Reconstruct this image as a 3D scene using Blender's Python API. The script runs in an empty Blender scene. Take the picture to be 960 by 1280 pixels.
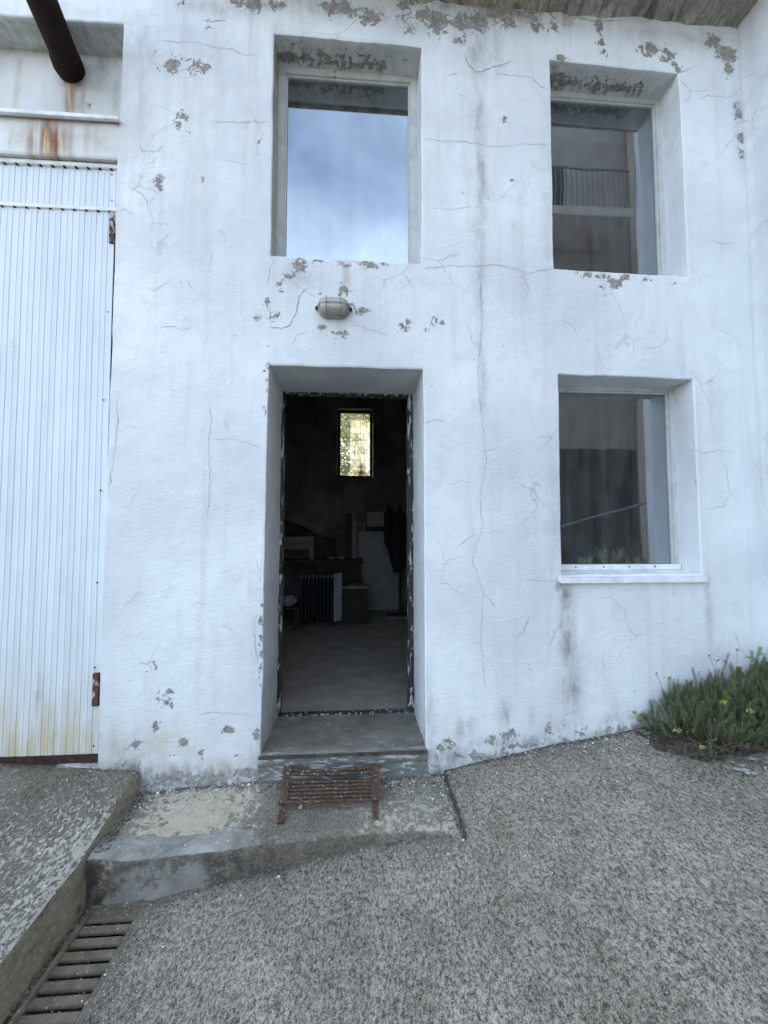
import bpy, bmesh, math, random
import numpy as np
from mathutils import Vector, Matrix, noise as mn
R = math.radians
random.seed(7); rng = np.random.default_rng(7)
S = bpy.context.scene
col = S.collection

# ------------------------------------------------------------------ camera, sky, sun, exposure
cd = bpy.data.cameras.new('camera'); cam = bpy.data.objects.new('camera', cd); col.objects.link(cam)
cd.sensor_fit = 'HORIZONTAL'; cd.sensor_width = 36.0; cd.lens = 519.1/960*36
cd.clip_start = 0.05; cd.clip_end = 600
cam.location = (0, 0, 0); cam.rotation_euler = (R(90+3.128), R(0.024), R(-4.017))
S.camera = cam
S.view_settings.view_transform = 'Standard'; S.view_settings.look = 'None'
S.view_settings.gamma = 1; S.view_settings.exposure = 2.0
SUN_EL, SUN_ROT = 30, -52            # the sun stands behind the building, so the whole yard is in open shade
W = bpy.data.worlds.new('World'); S.world = W; W.use_nodes = True
nt = W.node_tree; nt.nodes.clear()
out = nt.nodes.new('ShaderNodeOutputWorld'); bg = nt.nodes.new('ShaderNodeBackground')
sky = nt.nodes.new('ShaderNodeTexSky'); sky.sky_type = 'NISHITA'; sky.sun_disc = False
sky.sun_elevation = R(SUN_EL); sky.sun_rotation = R(SUN_ROT); sky.dust_density = 1.5; sky.air_density = 1.0; sky.ozone_density = 1.0
tc = nt.nodes.new('ShaderNodeTexCoord'); mp = nt.nodes.new('ShaderNodeMapping'); mp.inputs['Scale'].default_value = (1, 1, 1.6)
mp.inputs['Location'].default_value = (7.3, 1.1, 0.2)
nz = nt.nodes.new('ShaderNodeTexNoise'); nz.inputs['Scale'].default_value = 1.7; nz.inputs['Detail'].default_value = 7; nz.inputs['Roughness'].default_value = .55
rp = nt.nodes.new('ShaderNodeValToRGB'); rp.color_ramp.elements[0].position = .26; rp.color_ramp.elements[1].position = .74
mx = nt.nodes.new('ShaderNodeMixRGB'); mx.inputs[2].default_value = (5.8, 6.8, 8.2, 1)
L = nt.links.new
L(tc.outputs['Generated'], mp.inputs[0]); L(mp.outputs[0], nz.inputs['Vector']); L(nz.outputs[0], rp.inputs[0])
L(rp.outputs[0], mx.inputs[0]); L(sky.outputs[0], mx.inputs[1]); L(mx.outputs[0], bg.inputs[0]); L(bg.outputs[0], out.inputs[0])
bg.inputs[1].default_value = .13
sl = bpy.data.lights.new('sun', 'SUN'); sun = bpy.data.objects.new('sun', sl); col.objects.link(sun)
sl.energy = 3.5; sl.angle = R(.5); sl.color = (1, .93, .82)
sd = Vector((math.sin(R(SUN_ROT))*math.cos(R(SUN_EL)), math.cos(R(SUN_ROT))*math.cos(R(SUN_EL)), math.sin(R(SUN_EL))))
sun.rotation_euler = (-sd).to_track_quat('-Z', 'Y').to_euler()
sun.location = sd*30

# ------------------------------------------------------------------ surveying helper: a mark on the photo -> a point on the wall plane
_p, _y = R(3.128), R(-4.017)
FW = Vector((-math.sin(_y)*math.cos(_p), math.cos(_y)*math.cos(_p), math.sin(_p)))
RT = Vector((math.cos(_y), math.sin(_y), 0)); UP = RT.cross(FW)
def ray(px, py): return FW + RT*((px-480)/519.1) + UP*((640-py)/519.1)
def wp(px, py, y=2.4): v = ray(px, py); return v*(y/v.y)
def zp(px, py, z): v = ray(px, py); return v*(z/v.z)

# ------------------------------------------------------------------ object helpers
def link(name, me, parent=None, mats=()):
    o = bpy.data.objects.new(name, me); col.objects.link(o)
    for m in mats: me.materials.append(m)
    if parent: o.parent = parent; o.matrix_parent_inverse = Matrix.Translation(parent.location).inverted() if parent.type == 'EMPTY' else Matrix()
    return o
def tag(o, label=None, cat=None, group=None, kind=None):
    if label: o['label'] = label
    if cat: o['category'] = cat
    if group: o['group'] = group
    if kind: o['kind'] = kind
    return o
def empty(name, loc=(0, 0, 0)):
    o = bpy.data.objects.new(name, None); col.objects.link(o); o.location = loc; o.empty_display_size = .1; return o
class MB:
    """collects geometry in world coordinates"""
    def __init__(s): s.v = []; s.f = []; s.mi = []
    def add(s, vs, fs, m=0):
        b = len(s.v); s.v += [tuple(q) for q in vs]; s.f += [tuple(b+i for i in f) for f in fs]; s.mi += [m]*len(fs)
    def box(s, x0, x1, y0, y1, z0, z1, bev=.003, m=0, rot=None, c=None):
        bm = bmesh.new(); bmesh.ops.create_cube(bm, size=1)
        for v in bm.verts: v.co = Vector(((x0+x1)/2+v.co.x*(x1-x0), (y0+y1)/2+v.co.y*(y1-y0), (z0+z1)/2+v.co.z*(z1-z0)))
        if bev > 0: bmesh.ops.bevel(bm, geom=bm.edges[:], offset=min(bev, .3*min(x1-x0, y1-y0, z1-z0)), segments=2, affect='EDGES')
        vs = [v.co.copy() for v in bm.verts]
        if rot is not None:
            c = Vector(c) if c is not None else Vector(((x0+x1)/2, (y0+y1)/2, (z0+z1)/2))
            vs = [c+rot@(v-c) for v in vs]
        s.add(vs, [[v.index for v in f.verts] for f in bm.faces], m); bm.free()
    def tube(s, pts, r, n=10, m=0, cap=True):
        pts = [Vector(p) for p in pts]; k = len(pts); rr = r if hasattr(r, '__len__') else [r]*k
        vs = []; up = Vector((0, 0, 1))
        for i, p in enumerate(pts):
            t = (pts[min(i+1, k-1)]-pts[max(i-1, 0)]).normalized()
            a = t.cross(up if abs(t.z) < .95 else Vector((1, 0, 0))).normalized(); b = t.cross(a)
            for j in range(n):
                th = 2*math.pi*j/n; vs.append(p+a*math.cos(th)*rr[i]+b*math.sin(th)*rr[i])
        fs = [(i*n+j, i*n+(j+1) % n, (i+1)*n+(j+1) % n, (i+1)*n+j) for i in range(k-1) for j in range(n)]
        if cap: fs += [tuple(range(n))[::-1], tuple((k-1)*n+j for j in range(n))]
        s.add(vs, fs, m)
    def build(s, name, mats, parent=None, smooth=False):
        me = bpy.data.meshes.new(name); me.from_pydata(s.v, [], s.f)
        if not isinstance(mats, (list, tuple)): mats = [mats]
        o = link(name, me, parent, mats)
        me.polygons.foreach_set('material_index', s.mi)
        if smooth: me.polygons.foreach_set('use_smooth', [True]*len(s.f))
        me.update(); return o
def grid_mesh(name, P, mats, parent=None, keep=None, smooth=True, attrs=None, flip=False):
    """P: (n,m,3) array"""
    n, m = P.shape[:2]
    idx = np.arange(n*m).reshape(n, m)
    F = np.stack([idx[:-1, :-1], idx[1:, :-1], idx[1:, 1:], idx[:-1, 1:]], -1)
    if flip: F = F[..., ::-1]
    F = F[keep] if keep is not None else F.reshape(-1, 4)
    me = bpy.data.meshes.new(name)
    me.from_pydata(P.reshape(-1, 3).tolist(), [], F.tolist())
    if attrs:
        for k, a in attrs.items():
            at = me.attributes.new(k, 'FLOAT', 'POINT'); at.data.foreach_set('value', np.ascontiguousarray(a.reshape(-1), dtype=np.float32))
    me.polygons.foreach_set('use_smooth', [smooth]*len(me.polygons))
    return link(name, me, parent, mats)
def join_grids(name, grids, mats, parent=None, smooth=True):
    """grids: list of (P, keep, attrs) -> one mesh"""
    V = []; FF = []; A = {}; b = 0
    for P, keep, at in grids:
        n, m = P.shape[:2]; idx = np.arange(n*m).reshape(n, m)
        F = np.stack([idx[:-1, :-1], idx[1:, :-1], idx[1:, 1:], idx[:-1, 1:]], -1)
        F = F[keep] if keep is not None else F.reshape(-1, 4)
        V.append(P.reshape(-1, 3)); FF.append(F+b); b += n*m
        for k in at: A.setdefault(k, []).append(at[k].reshape(-1))
    me = bpy.data.meshes.new(name); me.from_pydata(np.concatenate(V).tolist(), [], np.concatenate(FF).tolist())
    for k, a in A.items():
        q = me.attributes.new(k, 'FLOAT', 'POINT'); q.data.foreach_set('value', np.concatenate(a).astype(np.float32))
    me.polygons.foreach_set('use_smooth', [smooth]*len(me.polygons))
    return link(name, me, parent, mats)
# smooth value noise in numpy
def vnoise(x, y, scale, seed=0):
    x = np.asarray(x)*scale; y = np.asarray(y)*scale
    xi = np.floor(x).astype(int); yi = np.floor(y).astype(int); xf = x-xi; yf = y-yi
    def h(a, b):
        n = (a*374761393+b*668265263+seed*974711) & 0x7fffffff; n = ((n ^ (n >> 13))*1274126177) & 0x7fffffff
        return ((n ^ (n >> 16)) & 0xffff)/65535.0
    u = xf*xf*(3-2*xf); v = yf*yf*(3-2*yf)
    return (h(xi, yi)*(1-u)+h(xi+1, yi)*u)*(1-v)+(h(xi, yi+1)*(1-u)+h(xi+1, yi+1)*u)*v - .5
def fbm(x, y, s, seed=0, o=3): return sum(vnoise(x, y, s*2**i, seed+i*7)/1.8**i for i in range(o))

# ------------------------------------------------------------------ material helpers
class NT:
    def __init__(s, name):
        s.m = bpy.data.materials.new(name); s.m.use_nodes = True; s.t = s.m.node_tree; s.t.nodes.clear()
        s.o = s.n('OutputMaterial'); s.b = s.n('BsdfPrincipled'); s.l(s.b.outputs[0], s.o.inputs[0])
        s.tc = s.n('TexCoord').outputs['Object']
    def n(s, t, **k):
        q = s.t.nodes.new('ShaderNode'+t)
        for a, b in k.items(): setattr(q, a, b)
        return q
    def l(s, a, b): s.t.links.new(a, b)
    def set(s, sock, v):
        if hasattr(v, 'links'): s.l(v, sock)
        else: sock.default_value = v
    def vec(s, sc): q = s.n('Mapping'); q.inputs['Scale'].default_value = sc; s.l(s.tc, q.inputs[0]); return q.outputs[0]
    def noise(s, sc, det=4, ro=.55, v=None, dist=0):
        q = s.n('TexNoise'); q.inputs['Scale'].default_value = sc; q.inputs['Detail'].default_value = det; q.inputs['Roughness'].default_value = ro
        q.inputs['Distortion'].default_value = dist; s.l(v if v is not None else s.tc, q.inputs['Vector']); return q.outputs[0]
    def voro(s, sc, v=None, feat='F1', rnd=1):
        q = s.n('TexVoronoi'); q.feature = feat; q.inputs['Scale'].default_value = sc; q.inputs['Randomness'].default_value = rnd
        s.l(v if v is not None else s.tc, q.inputs['Vector']); return q
    def ramp(s, x, a, b, c0=(0, 0, 0), c1=(1, 1, 1)):
        q = s.n('ValToRGB'); e = q.color_ramp.elements; e[0].position = a; e[1].position = b
        e[0].color = (*c0, 1); e[1].color = (*c1, 1); s.l(x, q.inputs[0]); return q.outputs[0]
    def math(s, op, a, b=0.0, c=None):
        q = s.n('Math', operation=op); s.set(q.inputs[0], a); s.set(q.inputs[1], b)
        if c is not None: s.set(q.inputs[2], c)
        return q.outputs[0]
    def mix(s, f, a, b, t='MIX'):
        q = s.n('MixRGB', blend_type=t); s.set(q.inputs[0], f)
        for i, v in ((1, a), (2, b)): s.set(q.inputs[i], (*v, 1) if isinstance(v, tuple) and len(v) == 3 else v)
        return q.outputs[0]
    def attr(s, n): q = s.n('Attribute'); q.attribute_name = n; return q.outputs['Fac']
    def bump(s, h, st=.3, d=.01, nrm=None):
        q = s.n('Bump'); q.inputs['Strength'].default_value = st; q.inputs['Distance'].default_value = d; s.l(h, q.inputs['Height'])
        if nrm is not None: s.l(nrm, q.inputs['Normal'])
        return q.outputs[0]
    def fin(s, c=None, rough=.8, nrm=None, met=0.0, spec=.3):
        if c is not None: s.set(s.b.inputs['Base Color'], (*c, 1) if isinstance(c, tuple) else c)
        s.set(s.b.inputs['Roughness'], rough); s.set(s.b.inputs['Metallic'], met); s.b.inputs['Specular IOR Level'].default_value = spec
        if nrm is not None: s.l(nrm, s.b.inputs['Normal'])
        return s.m
def simple(name, c, rough=.7, var=.3, sc=20, bump=.1, met=0.0, spec=.3):
    t = NT(name); n = t.noise(sc, 5, .6)
    d = tuple(q*(1-var) for q in c); u = tuple(min(1, q*(1+var)) for q in c)
    return t.fin(t.ramp(n, .35, .65, d, u), rough, t.bump(n, bump, .004) if bump else None, met, spec)

def stucco_mat(name='stucco', white=(.76, .80, .81), grey=(.585, .61, .64)):
    t = NT(name)
    big = t.noise(1.3, 5, .6); mid = t.noise(9, 6, .6)
    c = t.mix(t.ramp(big, .35, .7), white, grey)
    c = t.mix(t.ramp(mid, .52, .8), c, (.62, .65, .665))
    # faint long vertical rain streaks
    st = t.noise(3.2, 6, .65, t.vec((4, 4, .25)))
    c = t.mix(t.math('MULTIPLY', t.ramp(st, .51, .76), .36), c, (.42, .42, .40))
    # roller / brush marks
    fine = t.noise(140, 3, .6); hor = t.noise(30, 4, .6, t.vec((.6, 1, 4)))
    c = t.mix(t.math('MULTIPLY', t.ramp(fine, .55, .75), .12), c, (.5, .5, .5))
    dirt = t.attr('dirt'); dn = t.noise(16, 7, .68, t.vec((1.4, 1, .6)))
    dm = t.math('MULTIPLY', t.math('MULTIPLY', dirt, 1.35), t.ramp(dn, .28, .62))
    c = t.mix(t.math('MINIMUM', t.math('MULTIPLY', dm, .9), .95), c, (.17, .165, .15))
    alg = t.attr('algae'); c = t.mix(t.math('MULTIPLY', alg, t.ramp(t.noise(12, 6, .6), .3, .65)), c, (.46, .42, .30))
    ru = t.attr('rust'); rn = t.noise(9, 6, .6, t.vec((3.2, 1, .35)))
    rc = t.ramp(rn, .38, .60, (.50, .36, .18), (.20, .065, .04))
    c = t.mix(t.math('MINIMUM', t.math('MULTIPLY', ru, t.ramp(rn, .25, .5)), .95), c, rc)
    # hairline crazing of the old paint
    wob = t.n('MixRGB'); wob.inputs[0].default_value = .13; t.l(t.tc, wob.inputs[1]); nq = t.n('TexNoise'); nq.inputs['Scale'].default_value = 5; nq.inputs['Detail'].default_value = 6; t.l(t.tc, nq.inputs['Vector']); t.l(nq.outputs['Color'], wob.inputs[2])
    cr = t.voro(3.4, wob.outputs[0], 'DISTANCE_TO_EDGE').outputs['Distance']
    cm = t.math('MULTIPLY', t.ramp(cr, .004, .012, (1, 1, 1), (0, 0, 0)), t.ramp(t.noise(2.1, 4, .6), .52, .64))
    c = t.mix(t.math('MULTIPLY', cm, .5), c, (.30, .30, .30))
    # peeled paint
    pe = t.attr('peel'); pn = t.noise(24, 9, .66, dist=.6)
    pv = t.math('ADD', t.math('MULTIPLY', pe, .62), t.math('MULTIPLY_ADD', pn, 2.1, -.55))
    pv = t.math('SUBTRACT', pv, t.ramp(pe, .03, .16, (.14, .14, .14), (0, 0, 0)))
    pm = t.ramp(pv, .815, .835)
    pc = t.ramp(t.noise(30, 6, .7), .35, .65, (.17, .16, .145), (.36, .345, .315))
    c = t.mix(pm, c, pc)
    lift = t.ramp(pv, .74, .80)           # paint curling up just outside a peeled patch
    flake = t.voro(7, t.n('Mapping').outputs[0], 'DISTANCE_TO_EDGE') if False else None
    h = t.math('ADD', t.math('MULTIPLY', fine, .5), t.math('MULTIPLY', hor, .9))
    h = t.math('ADD', h, t.math('MULTIPLY', t.noise(38, 5, .6), 1.1))
    h = t.math('ADD', h, t.math('MULTIPLY', lift, .5)); h = t.math('SUBTRACT', h, t.math('MULTIPLY', pm, 2.2))
    n1 = t.bump(mid, .22, .02); n2 = t.bump(h, .62, .0045, n1)
    return t.fin(c, t.mix(pm, (.62,)*3, (.9,)*3), n2, 0, .2)
M = {}
M['stucco'] = stucco_mat()
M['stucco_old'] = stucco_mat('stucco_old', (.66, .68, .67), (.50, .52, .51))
M['crack'] = NT('crack').fin((.13, .12, .115), 1)
M['crack_light'] = NT('crack_light').fin((.34, .34, .335), 1)

def concrete_mat(name, lo, hi, sc=55, patch=None, pcol=None, speck=.5, str_=(1, .55, 1), ramp=(.40, .60), psc=24):
    t = NT(name); v = t.vec(str_)
    n = t.noise(sc, 6, .75, v, .3); b = t.noise(2.2, 5, .6); n2 = t.noise(sc*3.5, 3, .7, v)
    k = t.math('ADD', t.math('MULTIPLY', n, .54), t.math('MULTIPLY', n2, .46))
    c = t.ramp(k, ramp[0], ramp[1], lo, hi)
    c = t.mix(t.math('MULTIPLY', t.ramp(b, .35, .7), .65), c, t.mix(1, c, (.55, .54, .50), 'MULTIPLY'))
    c = t.mix(t.math('MULTIPLY', t.ramp(t.noise(9, 6, .7, v), .42, .62), .5), c, t.mix(1, c, (.62, .61, .58), 'MULTIPLY'))
    vo = t.voro(sc*.9, v); sp = t.ramp(vo.outputs['Distance'], .10, .17, (1, 1, 1), (0, 0, 0))
    se = t.ramp(t.noise(sc*.6, 2, .5), .58, .62)
    c = t.mix(t.math('MULTIPLY', t.math('MULTIPLY', sp, se), speck), c, (.72, .71, .68))
    vd = t.voro(sc*.55, v); sd_ = t.ramp(vd.outputs['Distance'], .16, .28, (1, 1, 1), (0, 0, 0))
    c = t.mix(t.math('MULTIPLY', t.math('MULTIPLY', sd_, t.ramp(t.noise(sc*.5, 2), .5, .56)), .6), c, (.07, .067, .06))
    pa = t.attr('patch'); pn = t.noise(psc, 7, .72, v, .4)
    if pcol:
        pm = t.ramp(t.math('ADD', t.math('MULTIPLY', pa, .5), pn), .68, .72)
        c = t.mix(pm, c, t.ramp(t.noise(25, 5, .6), .3, .7, tuple(q*.75 for q in pcol), pcol))
    m_ = t.attr('mortar'); mm = t.ramp(t.math('ADD', m_, t.math('MULTIPLY', t.math('SUBTRACT', t.noise(10, 9, .72), .5), 1.7)), .40, .56)
    mc_ = t.ramp(t.noise(6, 9, .7, None, .6), .3, .7, (.16, .158, .14), (.42, .41, .37)); mc_ = t.mix(t.ramp(k, .38, .55, (.55, .55, .55), (0, 0, 0)), mc_, t.mix(1, mc_, (.5, .49, .46), 'MULTIPLY')); c = t.mix(mm, c, mc_)
    d = t.attr('dirt'); d = t.math('MULTIPLY', d, t.math('MULTIPLY_ADD', t.ramp(mm, 0, 1), -.75, 1.0)); c = t.mix(t.math('MINIMUM', t.math('MULTIPLY', d, t.ramp(t.noise(20, 7, .7), .25, .6)), .93), c, (.055, .05, .042))
    h = t.mix(mm, k, t.math('MULTIPLY', t.noise(12, 4), .35))
    nr = t.bump(h, .9, .012)
    return t.fin(c, .88, nr, 0, .25)
M['ground'] = concrete_mat('ground', (.095, .083, .063), (.62, .555, .46), 88, str_=(1, .6, 1), ramp=(.43, .57), speck=.85)
M['ramp'] = concrete_mat('ramp', (.085, .074, .056), (.36, .325, .265), 85, True, (.56, .52, .44), .9, (1, .6, 1), (.4, .6), 62)
M['landing'] = concrete_mat('landing', (.10, .09, .07), (.52, .475, .395), 85, True, (.60, .53, .41), .7, (1, 1, 1), (.4, .6), 26)
def slab_edge():
    t = NT('slab_edge'); n = t.noise(10, 7, .65, t.vec((1, 1, 2.5))); n2 = t.noise(60, 5, .6)
    c = t.mix(n, t.ramp(n2, .35, .65, (.22, .20, .15), (.50, .45, .35)), (.34, .30, .225))
    c = t.mix(t.ramp(n, .55, .7), c, (.13, .12, .09))
    return t.fin(c, .9, t.bump(n2, .8, .01, t.bump(n, .6, .02)))
M['slab_edge'] = slab_edge()
def chipped(name, paint, under, thr=.55, sc=22, rough=.6, stretch=(1, 1, .45)):
    t = NT(name); n = t.noise(sc, 8, .7, t.vec(stretch), .3); m = t.ramp(n, thr, thr+.015)
    g = t.noise(60, 5, .6); c = t.mix(m, t.mix(t.ramp(t.noise(12, 5, .6), .4, .7), paint, tuple(q*.8 for q in paint)), t.mix(g, tuple(q*.6 for q in under), under))
    return t.fin(c, rough, t.bump(t.math('SUBTRACT', t.math('MULTIPLY', g, .3), t.math('MULTIPLY', m, 2)), .4, .003), 0, .3)
M['frame_paint'] = chipped('frame_paint', (.52, .54, .53), (.30, .28, .24), .64, 14, .6, (1, 1, .3))
M['door_frame'] = chipped('door_frame', (.030, .028, .026), (.55, .56, .56), .55, 38, .6, (1, 1, .22))
M['step'] = chipped('step', (.15, .155, .15), (.50, .50, .49), .53, 16, .75, (.55, 1, 2.2))
def step_top():
    t = NT('step_top'); a = t.noise(5, 8, .65, dist=.5); b = t.noise(60, 5, .6)
    c = t.ramp(a, .3, .7, (.10, .093, .076), (.25, .235, .20)); c = t.mix(t.math('MULTIPLY', t.ramp(t.noise(15, 9, .75, t.vec((.6, 1, 1)), .6), .57, .66), .8), c, (.42, .405, .365))
    return t.fin(c, .7, t.bump(b, .5, .004), 0, .35)
M['step_top'] = step_top()
def metal_gate():
    t = NT('gate_paint'); n = t.noise(3, 6, .6, t.vec((3, 1, .4))); a = t.attr('algae')
    c = t.mix(t.ramp(n, .4, .75), (.66, .73, .80), (.58, .64, .70))
    am = t.math('MULTIPLY', a, t.ramp(t.noise(5, 7, .65, t.vec((3, 1, .5))), .25, .6))
    c = t.mix(am, c, (.48, .43, .29))
    d = t.attr('dirt'); c = t.mix(t.math('MULTIPLY', d, t.ramp(t.noise(20, 6), .3, .6)), c, (.18, .18, .16))
    g = t.attr('groove'); c = t.mix(t.math('MULTIPLY', g, t.ramp(t.noise(8, 5, .6, t.vec((1, 1, .3))), .2, .7)), c, (.45, .46, .46))
    return t.fin(c, .42, t.bump(t.noise(2.5, 3), .5, .03), 0, .45)
M['gate'] = metal_gate()
M['rust_dark'] = simple('rust_dark', (.035, .018, .014), .75, .5, 30, .3)
def rust():
    t = NT('rust'); a = t.noise(40, 7, .7); b = t.noise(7, 5, .6)
    c = t.ramp(a, .3, .72, (.035, .024, .016), (.15, .088, .058)); c = t.mix(t.ramp(t.noise(70, 4, .7), .60, .65), c, (.5, .47, .44))
    return t.fin(c, .8, t.bump(a, .8, .003), .2, .3)
M['rust'] = rust()
def pipem():
    t = NT('pipe_rust'); a = t.noise(9, 8, .7, t.vec((1, 1, .5))); b = t.noise(80, 4, .6)
    c = t.ramp(a, .35, .7, (.010, .008, .007), (.040, .016, .011)); return t.fin(c, .85, t.bump(b, .9, .004, t.bump(a, .8, .015)), 0, .15)
M['pipe'] = pipem()
def grate():
    t = NT('grate'); a = t.noise(18, 7, .65); c = t.ramp(a, .3, .7, (.10, .084, .062), (.24, .205, .155))
    c = t.mix(t.ramp(t.noise(75, 4, .7), .63, .67), c, (.42, .4, .37)); return t.fin(c, .75, t.bump(t.noise(90, 4), .6, .004, t.bump(a, .4, .01)), 0, .35)
M['grate'] = grate()
M['dark'] = NT('dark').fin((.012, .011, .01), .95)
M['eave'] = None
def eavem():
    t = NT('eave_concrete'); a = t.noise(7, 9, .72, t.vec((1.6, .5, 1)), .8); b = t.noise(40, 6, .7)
    c = t.ramp(a, .34, .64, (.12, .112, .095), (.52, .50, .45)); c = t.mix(t.ramp(b, .4, .7), c, t.mix(1, c, (.6, .6, .56), 'MULTIPLY'))
    return t.fin(c, .9, t.bump(b, .8, .01, t.bump(a, .9, .03)))
M['eave'] = eavem()
M['tile'] = simple('roof_tile', (.22, .10, .07), .8, .3, 12, .3)
def glassm(name='window_glass', refl=.34, trans=(.55, .57, .56)):
    t = NT(name); tr = t.n('BsdfTransparent'); tr.inputs[0].default_value = (*trans, 1)
    gl = t.n('BsdfGlossy'); gl.inputs[0].default_value = (.86, .93, 1, 1); gl.inputs['Roughness'].default_value = .012
    wv = t.noise(1.6, 2, .5); bm_ = t.bump(wv, .05, .02); t.l(bm_, gl.inputs['Normal'])
    df = t.n('BsdfDiffuse'); df.inputs[0].default_value = (.30, .31, .30, 1)
    m1 = t.n('MixShader'); m1.inputs[0].default_value = refl; t.l(tr.outputs[0], m1.inputs[1]); t.l(gl.outputs[0], m1.inputs[2])
    m2 = t.n('MixShader'); du = t.noise(5, 7, .7, t.vec((2.5, 1, .5)))
    t.l(t.math('MULTIPLY', t.ramp(du, .35, .75), .16), m2.inputs[0]); t.l(m1.outputs[0], m2.inputs[1]); t.l(df.outputs[0], m2.inputs[2])
    t.l(m2.outputs[0], t.o.inputs[0]); t.t.nodes.remove(t.b); return t.m
M['glass'] = glassm()
M['white_metal'] = simple('white_metal', (.72, .74, .75), .4, .12, 14, .08)
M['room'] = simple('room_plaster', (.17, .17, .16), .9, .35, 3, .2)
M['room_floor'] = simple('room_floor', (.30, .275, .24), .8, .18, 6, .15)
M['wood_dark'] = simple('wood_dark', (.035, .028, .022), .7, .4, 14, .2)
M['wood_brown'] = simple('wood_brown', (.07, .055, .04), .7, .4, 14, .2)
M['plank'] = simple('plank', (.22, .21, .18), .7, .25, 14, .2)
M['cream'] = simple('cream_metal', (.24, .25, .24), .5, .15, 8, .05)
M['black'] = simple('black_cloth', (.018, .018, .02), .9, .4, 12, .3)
M['tarp'] = simple('tarp', (.07, .055, .04), .8, .4, 8, .3)
M['plastic_white'] = simple('plastic_white', (.3, .3, .32), .5, .1, 8, .1)
M['soil'] = simple('soil', (.06, .049, .037), .95, .6, 40, .8)
M['twig'] = simple('twig', (.10, .078, .055), .85, .4, 40, 0)
M['dry_stem'] = simple('dry_stem', (.20, .11, .10), .85, .3, 40, 0)
M['flower'] = simple('flower', (.26, .31, .08), .8, .3, 50, 0)
def leafm(name, a, b, trans=.35):
    t = NT(name); g = t.n('NewGeometry').outputs['Random Per Island']; c = t.ramp(g, 0, 1, a, b); c = t.mix(t.ramp(t.noise(22, 3, .6), .42, .6), c, t.mix(1, c, (1.3, 1.2, .9) if name == 'sedum_leaf' else (1, 1, 1), 'MULTIPLY'))
    t.fin(c, .5, None, 0, .35)
    tl = t.n('BsdfTranslucent'); t.l(t.mix(1, c, (1.4, 1.3, .5), 'MULTIPLY'), tl.inputs[0]); ms = t.n('MixShader'); ms.inputs[0].default_value = trans
    t.l(t.b.outputs[0], ms.inputs[1]); t.l(tl.outputs[0], ms.inputs[2]); t.l(ms.outputs[0], t.o.inputs[0]); return t.m
M['sedum'] = leafm('sedum_leaf', (.045, .08, .045), (.16, .195, .09), .15)
M['weed'] = leafm('weed_leaf', (.10, .18, .04), (.16, .26, .06), .3)
M['leaf'] = leafm('tree_leaf', (.09, .13, .025), (.22, .24, .05), .5)
M['bark'] = simple('bark', (.10, .08, .06), .9, .4, 20, .5)
M['flake'] = simple('paint_flake', (.74, .74, .72), .7, .15, 30, 0)
M['shard'] = simple('glass_shard', (.36, .38, .37), .25, .2, 10, 0, 0, .5)
M['lamp_body'] = simple('lamp_body', (.30, .285, .25), .6, .3, 60, .2)
def lampglass():
    t = NT('lamp_glass'); n = t.noise(50, 5, .6); c = t.mix(n, (.26, .25, .21), (.44, .42, .37)); t.b.inputs['Coat Weight'].default_value = .4
    return t.fin(c, .25, None, 0, .5)
M['lamp_glass'] = lampglass()
M['beige'] = simple('beige_render', (.40, .36, .33), .85, .12, 2, .1)
M['beige_light'] = simple('beige_trim', (.62, .58, .54), .85, .12, 2, .1)
M['shutter'] = simple('dark_shutter', (.07, .065, .06), .6, .2, 9, .1)
M['iron'] = simple('painted_iron', (.16, .16, .155), .5, .2, 9, 0)

# ------------------------------------------------------------------ the facade
Y0, YB = 2.4, 2.9
OPEN = {  # name: x0, x1, z0, z1, depth of reveal
 'w1': (-.501, .400, 1.638, 3.035, .5), 'w2': (1.225, 2.095, 1.637, 3.005, .5), 'w3': (1.230, 2.105, -.238, .973, .5),
 'door': (-.507, .405, -1.205, .986, .5), 'gate': (-3.9, -1.380, -1.242, 2.183, .25), 'recess': (-3.9, -1.376, 2.405, 3.022, .18)}
CORN = [((-.501, 3.035), (-.500, 3.040)), ((.400, 3.035), (.403, 3.030)), ((.400, 1.638), (.396, 1.635)), ((-.501, 1.638), (-.502, 1.641)),
 ((1.225, 3.005), (1.226, 3.014)), ((2.095, 3.005), (2.090, 2.997)), ((2.095, 1.637), (2.100, 1.631)), ((1.225, 1.637), (1.225, 1.643)),
 ((1.230, .973), (1.232, .977)), ((2.105, .973), (2.102, .968)), ((-.507, -1.205), (-.514, -1.205)), ((-.507, .986), (-.500, .986)),
 ((-1.380, 2.183), (-1.388, 2.183)), ((-1.380, -1.242), (-1.372, -1.242))]
cs = np.array([c[0] for c in CORN]); ct = np.array([c[1] for c in CORN])-cs
def _k(a, b): return np.exp(-((a[:, None, :]-b[None])**2).sum(-1)/(2*.22**2))
cw = np.linalg.solve(_k(cs, cs)+1e-6*np.eye(len(cs)), ct)
def warp(x, z):
    p = np.stack([x.reshape(-1), z.reshape(-1)], -1); d = _k(p, cs)@cw
    jx = fbm(z.reshape(-1), x.reshape(-1)*.7, 5, 3, 4)*.006; jz = fbm(x.reshape(-1), z.reshape(-1)*.7, 5, 11, 4)*.006
    return x+(d[:, 0]+jx).reshape(x.shape), z+(d[:, 1]+jz).reshape(z.shape)
def yoff(x, z): return fbm(x, z, 1.1, 5, 3)*.010+fbm(x, z, 14, 9, 2)*.0022

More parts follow.
